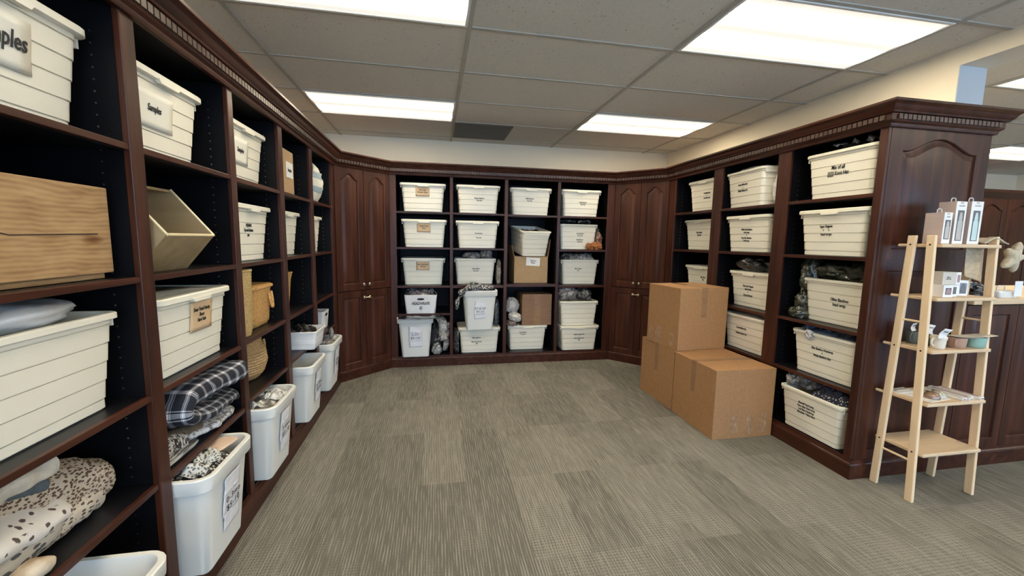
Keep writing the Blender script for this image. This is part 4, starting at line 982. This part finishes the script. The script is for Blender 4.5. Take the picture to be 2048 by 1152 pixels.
# second bay textiles
fold('navy and white plaid blanket folded over, on the shelf under the Hard Sole bin',
     smooth_path([(-.985, 2.0, .615), (-.965, 1.85, .632), (-.955, 1.70, .645), (-.955, 1.60, .672), (-.955, 1.575, .70), (-.955, 1.62, .735), (-.95, 1.75, .738), (-.94, 1.88, .733), (-.925, 1.985, .745)], 5), (1, 0, 0), .23, [.06] * 14 + [.065] * 10 + [.085] * 17, PLAID, seed=8, amp=.012, n=44)
fold('brown tweed and lace cloth under the plaid blanket', smooth_path([(-1.0, 1.50, .600), (-.985, 1.60, .597), (-.97, 1.70, .585), (-.965, 1.76, .570)]), (1, 0, 0), .13, .05, OLIVEBR, name='folded_cloth', cat='cloth', seed=9)
fold('white lace trimmed cloth poking out under the plaid blanket', smooth_path([(-.955, 1.66, .565), (-.93, 1.74, .56), (-.925, 1.84, .555), (-.95, 1.985, .56)]), (1, .2, 0), .11, .035, LACE, name='folded_cloth', cat='cloth', seed=10, amp=.015)
fold('chunky black and white knit throw beside the first divider', smooth_path([(-.985, 1.47, .580), (-.97, 1.55, .578), (-.955, 1.65, .562)]), (1, 0, 0), .12, .08, KNIT, name='knit_throw', cat='throw', seed=11, amp=.012)
fold('striped knit hem under the chunky throw', smooth_path([(-.905, 1.465, .547), (-.90, 1.55, .547), (-.905, 1.68, .547)]), (1, 0, 0), .035, .02, noise_mat('striped_knit', [(.4, (.05, .05, .05)), (.6, (.62, .6, .55))], scale=(160, 4, 160), rough=.9), name='knit_hem', cat='throw', seed=12)
# tall bin fillings
heap('grey and white print cloth heaped in the 0-3mo bin', (-.900, 1.63, .464), PI / 2, .105, .105, .042, BWP, 41, strands=26, strand_mats=print_mat('grey_leaf_print', (.62, .63, .62), (.08, .09, .09), 115, .45), name='cloth_heap', cat='cloth')
fold('peach paper pouch lying in the 0-3mo bin', smooth_path([(-.885, 1.66, .486), (-.855, 1.72, .496), (-.828, 1.785, .502)], 4), (1, -.4, 0), .085, .010, flat('peach_card', (.70, .52, .40), .5), name='paper_pouch', cat='pouch', seed=13)
heap('clear pouches of grey cloth in the tall bin below the seagrass basket', (-.905, 2.242, .462), PI / 2, .13, .12, .042, B_GREY, 42, strands=18, strand_mats=B_CLEAR, name='pouch_heap', cat='pouches')
heap('silvery rattles and pouches in the last tall bin', (-.92, 3.47, .462), PI / 2, .13, .12, .042, B_BW, 43, strands=16, strand_mats=B_GREY, name='rattle_heap', cat='toys')
bag('bunched silver pouch at the back of the last tall bin', (-.845, 3.56, .49), (.018, .03, .05), B_GREY, 44, amp=.3)
# baby shoes in the tray
SHOE = flat('dark_leather', (.02, .017, .016), .35); SOLE = flat('tan_sole', (.30, .19, .10), .6)
def shoe(label, loc, rz, rx, mat=SHOE):
    t = thing('baby_shoe', label, 'shoe', loc, group='dark baby shoes in the ribbed tray', rot=(rx, 0, rz))
    m = MB(); R = []
    for z, k, sh in ((0.006, 1, 0), (.02, 1.02, 0), (.035, .93, .004), (.048, .72, .014), (.052, .6, .018)):
        R.append([((.052 * k * math.cos(a) - sh), .024 * k * math.sin(a) * (1 + .2 * math.cos(a)), z) for a in [2 * PI * i / 20 for i in range(20)]])
    R += [[(x * .9, y * .85, .045) for x, y, z in R[-1]], [(x * .9, y * .85, .012) for x, y, z in R[1]]]
    m.rings(R); m.build('upper', mat, t, smooth=60)
    m = MB(); m.rings([[(.054 * math.cos(a), .026 * math.sin(a) * (1 + .2 * math.cos(a)), z) for a in [2 * PI * i / 20 for i in range(20)]] for z in (0, .007)]); m.build('sole', SOLE, t, smooth=40)
    m = MB(); m.tube([(.004, -.024, .03), (.006, 0, .056), (.004, .024, .03)], .004, 6); m.build('strap', mat, t, smooth=60)
for i, (dx, dy, dz, rz, rx) in enumerate([(-.02, -.06, .055, .4, .2), (.04, -.04, .06, 2.0, -.3), (-.05, 0, .07, 1.2, .5), (.03, .03, .075, -.4, .1), (-.01, .01, .10, 2.6, -.6), (.06, .05, .06, .9, .3), (-.06, .07, .06, -1.0, 0)]):
    shoe('dark leather baby shoe in the ribbed white tray, ' + ('front left', 'front middle', 'far left', 'front right', 'topmost', 'right edge', 'back left')[i], (-.935 + dx, 3.012 + dy, .590 + dz), rz, rx)
# striped drawstring bag
STRIPE, nt, b = new_mat('blue_white_striped_cloth')
sep = N(nt, 'ShaderNodeSeparateXYZ'); tc = N(nt, 'ShaderNodeTexCoord'); nt.links.new(tc.outputs['Object'], sep.inputs[0])
nn = N(nt, 'ShaderNodeTexNoise'); nn.inputs['Scale'].default_value = 9; nt.links.new(tc.outputs['Object'], nn.inputs['Vector'])
fz = math_n(nt, 'FRACT', math_n(nt, 'MULTIPLY', math_n(nt, 'MULTIPLY_ADD', nn.outputs['Fac'], .03, sep.outputs['Z']), 9.0))
nt.links.new(ramp(nt, fz, [(0, (.70, .68, .58)), (.55, (.28, .36, .42)), (.62, (.33, .42, .47)), (.98, (.72, .70, .62))], 'CONSTANT'), b.inputs['Base Color']); b.inputs['Roughness'].default_value = .9
t = thing('drawstring_bag', 'blue and cream striped cloth bag on the last left top shelf', 'bag', (-.985, 3.47, 1.588))
blob_mesh((.125, .20, .19), 45, .12, 1.8, -.135, wr=.10).build('bag_body', STRIPE, t, (0, 0, .135), smooth=70)
m = blob_mesh((.05, .05, .04), 46, .4, 2.5); m.build('gathered_neck', STRIPE, t, (.03, -.10, .275), smooth=70)
m = MB(); m.box(-.002, .002, -.03, .03, -.03, .03); m.build('hang_tag', PAPER, t, (.10, -.13, .235), (.3, 0, .4))

# ------------------------------------------------------------------ ladder shelf
t = thing('ladder_shelf', 'pale wood ladder display shelf with five shelves at the right', 'shelf', (2.45, 1.67, 0))
def yb(z): return (.113 - .040 * z / 1.38, -.100 + .053 * z / 1.38)          # outer y of the two legs at height z
for X in (0, .405):
    for which in (0, 1):
        m = MB(); th = .018; wdt = .036; R = []
        for z in (0, 1.385):
            y = yb(z)[which]; y0, y1 = (y - wdt, y) if which == 0 else (y, y + wdt)
            R.append([(X - .018, y0, z), (X, y0, z), (X, y1, z), (X - .018, y1, z)])
        m.rings(R); lg = m.build('leg', PINE, t, bevel=.003)
        if X == 0:
            hm = MB()
            for zz in (1.338, .80, .268):
                y = yb(zz)[which] + (-.018 if which == 0 else .018)
                hm.cyl((-.0186, y, zz), (-.0178, y, zz), .0048, 10)
            hm.build('peg_hole', HOLE, lg)
SZ = [1.343, 1.075, .808, .535, .270]
for i, z in enumerate(SZ):
    a, b_ = yb(z); a += .020; b_ -= .022
    x0, x1 = .001, .386
    MB().box(x0, x1, b_, a, z - .018, z).build('shelf', PINEX, t, bevel=.005)
for X0 in (-.009, .396):
    for z, r in ((.215, .006), (.945, .006)):
        a, b_ = yb(z); m = MB(); m.cyl((X0, a - .02, z), (X0, b_ + .02, z), r, 10); m.build('rung', PINE, t, smooth=40)
for z in (1.334, 1.066, .80, .527):
    a, b_ = yb(z); m = MB(); m.tube([(-.006, a - .01, z), (-.006, a + .042, z), (-.006, a + .046, z)], [.008, .008, .004], 10); m.build('dowel_end', PINE, t, smooth=40)

PKG = flat('white_box_card', (.82, .80, .76), .45); PKGP = noise_mat('blush_box_card', [(.3, (.46, .36, .33)), (.7, (.52, .42, .39))], scale=(4, 4, 60), rough=.5); PKGG = flat('greige_box_card', (.56, .51, .44), .5)
WIN = flat('window_film_dark', (.16, .15, .15), .12); CLEARP = flat('clear_hang_tab', (.72, .72, .70), .15)
def gift_box(label, loc, w_, d_, h_, front, side, win, tab, inner, innerc, title, rz=0, name='boxed_bottle', group=None, cat='boxed goods'):
    t = thing(name, label, cat, loc, rz, group)
    m = MB(); m.box(-w_ / 2, w_ / 2, -d_ / 2, d_ / 2, 0, h_); m.m = [1, 1, 0, 1, 1, 1]; m.build('carton', [front, side], t, bevel=.001)
    wx0, wx1, wz0, wz1 = win
    MB().box(wx0, wx1, -d_ / 2 - .0006, -d_ / 2, wz0, wz1).build('window', WIN, t)
    if inner:
        m = MB(); r0 = min(wx1 - wx0, d_) * .36; hz = wz1 - wz0
        pr = [(r0, wz0 + .004), (r0, wz0 + hz * .62), (r0 * .6, wz0 + hz * .70), (r0 * .75, wz0 + hz * .74), (r0 * .4, wz0 + hz * .93)]
        m.rings([[((wx0 + wx1) / 2 + r * math.cos(a), -d_ / 2 - .0012 - .0009 * max(0, -math.sin(a)), z) for a in [2 * PI * i / 12 for i in range(12)]] for r, z in pr]); m.build('product', innerc, t, smooth=50)
    if title:
        text(t, title, .0075, (0, -d_ / 2 - .0008, h_ - .022), (PI / 2, 0, 0), name='lettering', shear=0, mat=GREYINK)
        MB().box(-.009, .009, -d_ / 2 - .0008, -d_ / 2, h_ - .012, h_ - .003).build('logo_block', PKGG, t)
    if tab:
        m = MB(); m.tube([(-.014, 0, h_ - .004), (-.014, 0, h_ + .014), (-.008, 0, h_ + .020), (.008, 0, h_ + .020), (.014, 0, h_ + .014), (.014, 0, h_ - .004)], .0022, 6); m.build('hang_tab', CLEARP, t)
    return t
MINTG = flat('mint_bottle', (.52, .66, .64), .25); GREYB = flat('warm_grey_bottle', (.48, .44, .38), .3)
gift_box('short blush and white window box, leftmost on the top ladder shelf', (2.512, 1.672, 1.344), .052, .082, .155, PKG, PKGP, (-.016, .018, .022, .118), True, True, GREYB, 'bottle', 0, group='window boxes on the top ladder shelf')
gift_box('tall window box with grey bottle, middle of the top ladder shelf', (2.598, 1.675, 1.344), .068, .075, .212, PKG, PKGP, (-.020, .022, .016, .168), True, True, GREYB, 'straw bottle', 0, group='window boxes on the top ladder shelf')
gift_box('tall window box with mint bottle, right of the top ladder shelf', (2.712, 1.675, 1.344), .078, .06, .216, PKG, PKGP, (-.022, .024, .016, .170), True, True, MINTG, 'straw bottle', 0, group='window boxes on the top ladder shelf')
PINKP = flat('dusty_pink', (.36, .22, .23), .5); GREYP = flat('slate_product', (.13, .13, .14), .5)
GS = 'small window boxes on the second ladder shelf'
gift_box('white window box with pink cup, front left on the second ladder shelf', (2.535, 1.635, 1.076), .062, .06, .062, PKG, PKG, (-.018, .019, .014, .048), False, True, PINKP, None, 0, 'boxed_cup', GS)
gift_box('white window box with dark cup, right on the second ladder shelf', (2.602, 1.655, 1.076), .052, .06, .062, PKG, PKG, (-.010, .016, .014, .050), False, True, GREYP, None, .05, 'boxed_cup', GS)
t = gift_box('greige window box lying on the two small boxes', (2.570, 1.655, 1.1385), .115, .07, .064, PKGG, PKGG, (.037, .053, .012, .05), False, False, PINKP, None, 0, 'boxed_cup', GS)
MB().box(.030, .0577, -.0357, -.035, 0.001, .063).build('front_label', PKG, t); MB().box(.036, .052, -.0363, -.0355, .012, .05).build('window', PINKP, t)
text(t, 'silicone\nsnack cup', .008, (-.02, -.0356, .034), (PI / 2, 0, 0), name='lettering', shear=0)
gift_box('greige box of grey bib at the back of the second ladder shelf', (2.700, 1.685, 1.076), .065, .07, .082, PKG, PKGG, (-.008, .026, .012, .068), False, True, GREYP, None, -.25, 'boxed_bib', GS)

# cups
def cup(label, loc, rz, r, h, mat, handle=True, lid=False, tag_=None):
    t = thing('silicone_cup', label, 'cup', loc, rz, 'silicone cups on the third ladder shelf')
    n = 28; C = lambda rr, z: [(rr * math.cos(2 * PI * i / n), rr * math.sin(2 * PI * i / n), z) for i in range(n)]
    m = MB(); m.rings([C(r * .80, 0), C(r * .88, .003), C(r * .93, h * .3), C(r, h * .96), C(r * 1.0, h), C(r * .94, h), C(r * .86, h * .4), C(r * .8, .008)]); m.build('cup_body', mat, t, smooth=50)
    if lid:
        m = MB(); m.rings([C(r * 1.05, h - .014), C(r * 1.07, h - .012), C(r * 1.07, h - .001), C(r * 1.02, h + .003), C(r * .7, h + .005), C(r * .3, h + .005)]); m.build('lid', mat, t, smooth=50)
    if handle:
        m = MB(); m.tube([(-r * .93 - .016 * math.sin(a), 0, h * .55 + h * .30 * math.cos(a)) for a in [PI * i / 10 for i in range(11)]], .005, 8); m.build('handle', mat, t, smooth=60)
    if tag_:
        dx, dy, dz, rot, w_, hh = tag_
        m = MB(); m.grid(lambda u, v: ((u - .5) * w_, .006 * math.sin(v * 4), (v) * hh), 6, 8); c = m.build('header_card', PAPER, t, (dx, dy, dz), rot, solid=.0008, smooth=60)
        MB().box(-.012, .012, -.0015, .0075, hh * .66, hh * .72).build('hang_slot', HOLE, c)
    return t
cup('white lidded snack cup with upright hang card on the third ladder shelf', (2.548, 1.625, .809), 0, .031, .062, flat('white_silicone', (.74, .68, .57), .5), True, True, (-.022, -.028, .055, (.25, .15, 0), .052, .058))
cup('dusty pink cup with handle in the middle of the third ladder shelf', (2.672, 1.628, .809), .5, .040, .055, flat('clay_silicone', (.44, .27, .19), .5), True)
cup('mint green cup at the right of the third ladder shelf', (2.788, 1.622, .809), 0, .043, .056, flat('mint_silicone', (.27, .44, .38), .5), False)
cup('slate green cup with hang card at the back left of the third ladder shelf', (2.546, 1.735, .809), .3, .033, .066, flat('slate_green_silicone', (.11, .13, .125), .5), True, False, (0, .0, .066, (-.1, 0, 0), .055, .042))
cup('dark olive cup half hidden behind the ladder leg', (2.575, 1.68, .809), 0, .03, .06, flat('olive_silicone', (.12, .125, .10), .5), False, False, (0.0, .0, .06, (-.1, .2, 0), .04, .05))
fold('flat grey card laid across the pink and mint cups', smooth_path([(2.63, 1.625, .871), (2.70, 1.62, .868), (2.77, 1.615, .870), (2.85, 1.595, .879)], 4), (0, 1, 0), .07, .003, flat('grey_card', (.50, .46, .40), .5), name='header_card', cat='card', amp=.002, seed=5)
# fourth shelf: blister cards and slim boxes
t = thing('blister_card', 'white blister card with brown and cream domes on the fourth ladder shelf', 'packaged goods', (2.575, 1.67, .5355), .15)
MB().box(-.095, .07, -.075, .075, 0, .002).build('backing_card', PKG, t)
for x, c_ in ((-.01, (.25, .15, .095)), (.045, (.45, .40, .31))):
    m = MB(); n = 24
    m.rings([[(x + .034 * k * math.cos(2 * PI * i / n), -.035 + .034 * k * math.sin(2 * PI * i / n), .003 + z) for i in range(n)] for k, z in ((1, 0), (.97, .012), (.85, .022), (.6, .029), (.3, .032), (.05, .033))]); m.build('dome', flat('dome_%d' % int(x * 1000), c_, .15, coat=.8), t, smooth=70)
    m = MB(); m.tube([(x + .004, -.005, .030), (x - .004, -.02, .034), (x - .002, -.045, .033)], .0022, 6); m.build('slot', HOLE, t)
t = thing('blister_card', 'white spoon card at the back left of the fourth ladder shelf', 'packaged goods', (2.52, 1.745, .5355), .1)
MB().box(-.06, .07, -.03, .03, 0, .006).build('backing_card', PKG, t); MB().box(-.04, .06, -.006, .006, .006, .012).build('spoon', GREYB, t)
for i, (x, y, rz) in enumerate([(2.700, 1.655, .10), (2.738, 1.652, .12), (2.765, 1.668, .12), (2.808, 1.650, .16)]):
    t = thing('slim_box', 'slim white end-labelled spoon box on the fourth ladder shelf, ' + ('leftmost', 'second from left', 'third from left', 'rightmost')[i], 'packaged goods', (x, y, .5355), rz, 'slim spoon boxes on the fourth ladder shelf')
    MB().box(-.016, .016, -.075, .10, 0, .013).build('carton', PKG, t, bevel=.001); MB().box(-.010, .010, -.06, .09, .013, .0135).build('spoon_window', PINKP if i % 2 else GREYB, t)
    text(t, 'spoon', .008, (0, -.0755, .0065), (PI / 2, 0, 0), name='lettering', shear=0)
# beige banner with stars over the top shelf
t = thing('star_garland', 'beige cloth star garland draped over the right end of the top ladder shelf', 'garland', (2.83, 1.66, 1.344))
m = MB(); m.grid(lambda u, v: (-.075 + .16 * u + .01 * math.sin(v * 5), -.04 + .085 * v, .004 + .030 * math.sin(u * PI) * (.6 + .4 * math.sin(v * 3 + u * 4)) + (.02 * v)), 14, 8); m.build('banner', BEIGE, t, smooth=70, solid=.006)
def star(o, r, th, rot, nm='star'):
    m = MB(); pts = []
    for i in range(40):
        a = 2 * PI * i / 40; k = r * (.52 + .48 * (0.5 + .5 * math.cos(5 * a)) ** 1.7); pts.append((k * math.sin(a), k * math.cos(a)))
    m.rings([[(x * s_, y_, z * s_) for x, z in pts] for s_, y_ in ((.5, -th * 1.0), (.8, -th * .8), (.97, -th * .3), (1, 0), (.97, th * .3), (.8, th * .8), (.5, th))]); return m.build(nm, BEIGE, t, o, rot, smooth=70)
star((.135, -.035, -.065), .085, .022, (0.1, .25, .15))
m = MB(); m.grid(lambda u, v: (-.055 + .11 * u - .02 * v, .045 + .015 * math.sin(u * 6) - .02 * v, -.02 - .185 * v * (.75 + .25 * u)), 10, 12); m.build('hanging_cloth', BEIGE, t, smooth=70, solid=.004)
# things on the countertop
bag('bundled black straps lying on the pale countertop', (3.14, 1.86, 1.0355), (.085, .05, .045), B_DARK, 50, name='strap_bundle', cat='straps', amp=.5, rot=(0, .45, 0))
t = thing('clear_case', 'clear case with carry loop and white label on the countertop at the right edge', 'case', (3.34, 1.85, 1.0355), 0)
m = MB(); m.rings([rrect(.07, .03, .015, 0), rrect(.075, .033, .018, .01), rrect(.072, .031, .018, .035), rrect(.06, .02, .015, .042)]); m.build('case_body', CLEARP, t, smooth=50)
m = MB(); m.tube([(-.05, 0, .035), (-.05, 0, .062), (-.04, 0, .068), (0, 0, .068), (.01, 0, .062), (.01, 0, .035)], .004, 8); m.build('carry_loop', CLEARP, t, smooth=50)
MB().box(.015, .075, -.04, -.038, .01, .10).build('label_card', PAPERB, t)

for p in (PB[True], PB[False], PT):
    for c in children(p): bpy.data.objects.remove(c)
    bpy.data.objects.remove(p)
# ------------------------------------------------------------------ light from the sky through the shop windows
wd_ = bpy.data.worlds.new('World'); SC.world = wd_; wd_.use_nodes = True
bg = wd_.node_tree.nodes['Background']; bg.inputs[0].default_value = (.43, .67, 1.0, 1); bg.inputs[1].default_value = 2.1
for i, (a, b_) in enumerate(wins):
    ld = bpy.data.lights.new('daylight_portal', 'AREA'); ld.shape = 'RECTANGLE'; ld.size = b_ - a; ld.size_y = zs1 - zs0
    ld.cycles.is_portal = True
    lo = bpy.data.objects.new('daylight_portal', ld); COL.objects.link(lo); lo.location = ((a + b_) / 2, -3.24, (zs0 + zs1) / 2); lo.rotation_euler = (PI / 2, 0, 0)

# ------------------------------------------------------------------ camera
f_, yaw, pitch, roll, hcam = 820.391, .1875, .1161, .017, 1.3254
fwd = Vector((math.sin(yaw) * math.cos(pitch), math.cos(yaw) * math.cos(pitch), -math.sin(pitch)))
rt = Vector((math.cos(yaw), -math.sin(yaw), 0)); up = rt.cross(fwd)
r_ = rt * math.cos(roll) + up * math.sin(roll); u_ = -rt * math.sin(roll) + up * math.cos(roll)
cam = bpy.data.cameras.new('camera'); co = bpy.data.objects.new('camera', cam); COL.objects.link(co)
M = Matrix((r_, u_, -fwd)).transposed().to_4x4(); M.translation = Vector((0, 0, hcam)); co.matrix_world = M
cam.sensor_fit = 'HORIZONTAL'; cam.sensor_width = 36; cam.lens = f_ / 2048 * 36; cam.clip_start = .05
SC.camera = co
SC.view_settings.view_transform = 'Standard'; SC.view_settings.look = 'None'; SC.view_settings.gamma = 1; SC.view_settings.exposure = 1.75
SC.view_settings.use_curve_mapping = False
SC.cycles.use_denoising = True; SC.cycles.max_bounces = 8; SC.cycles.diffuse_bounces = 5; SC.cycles.sample_clamp_indirect = 6
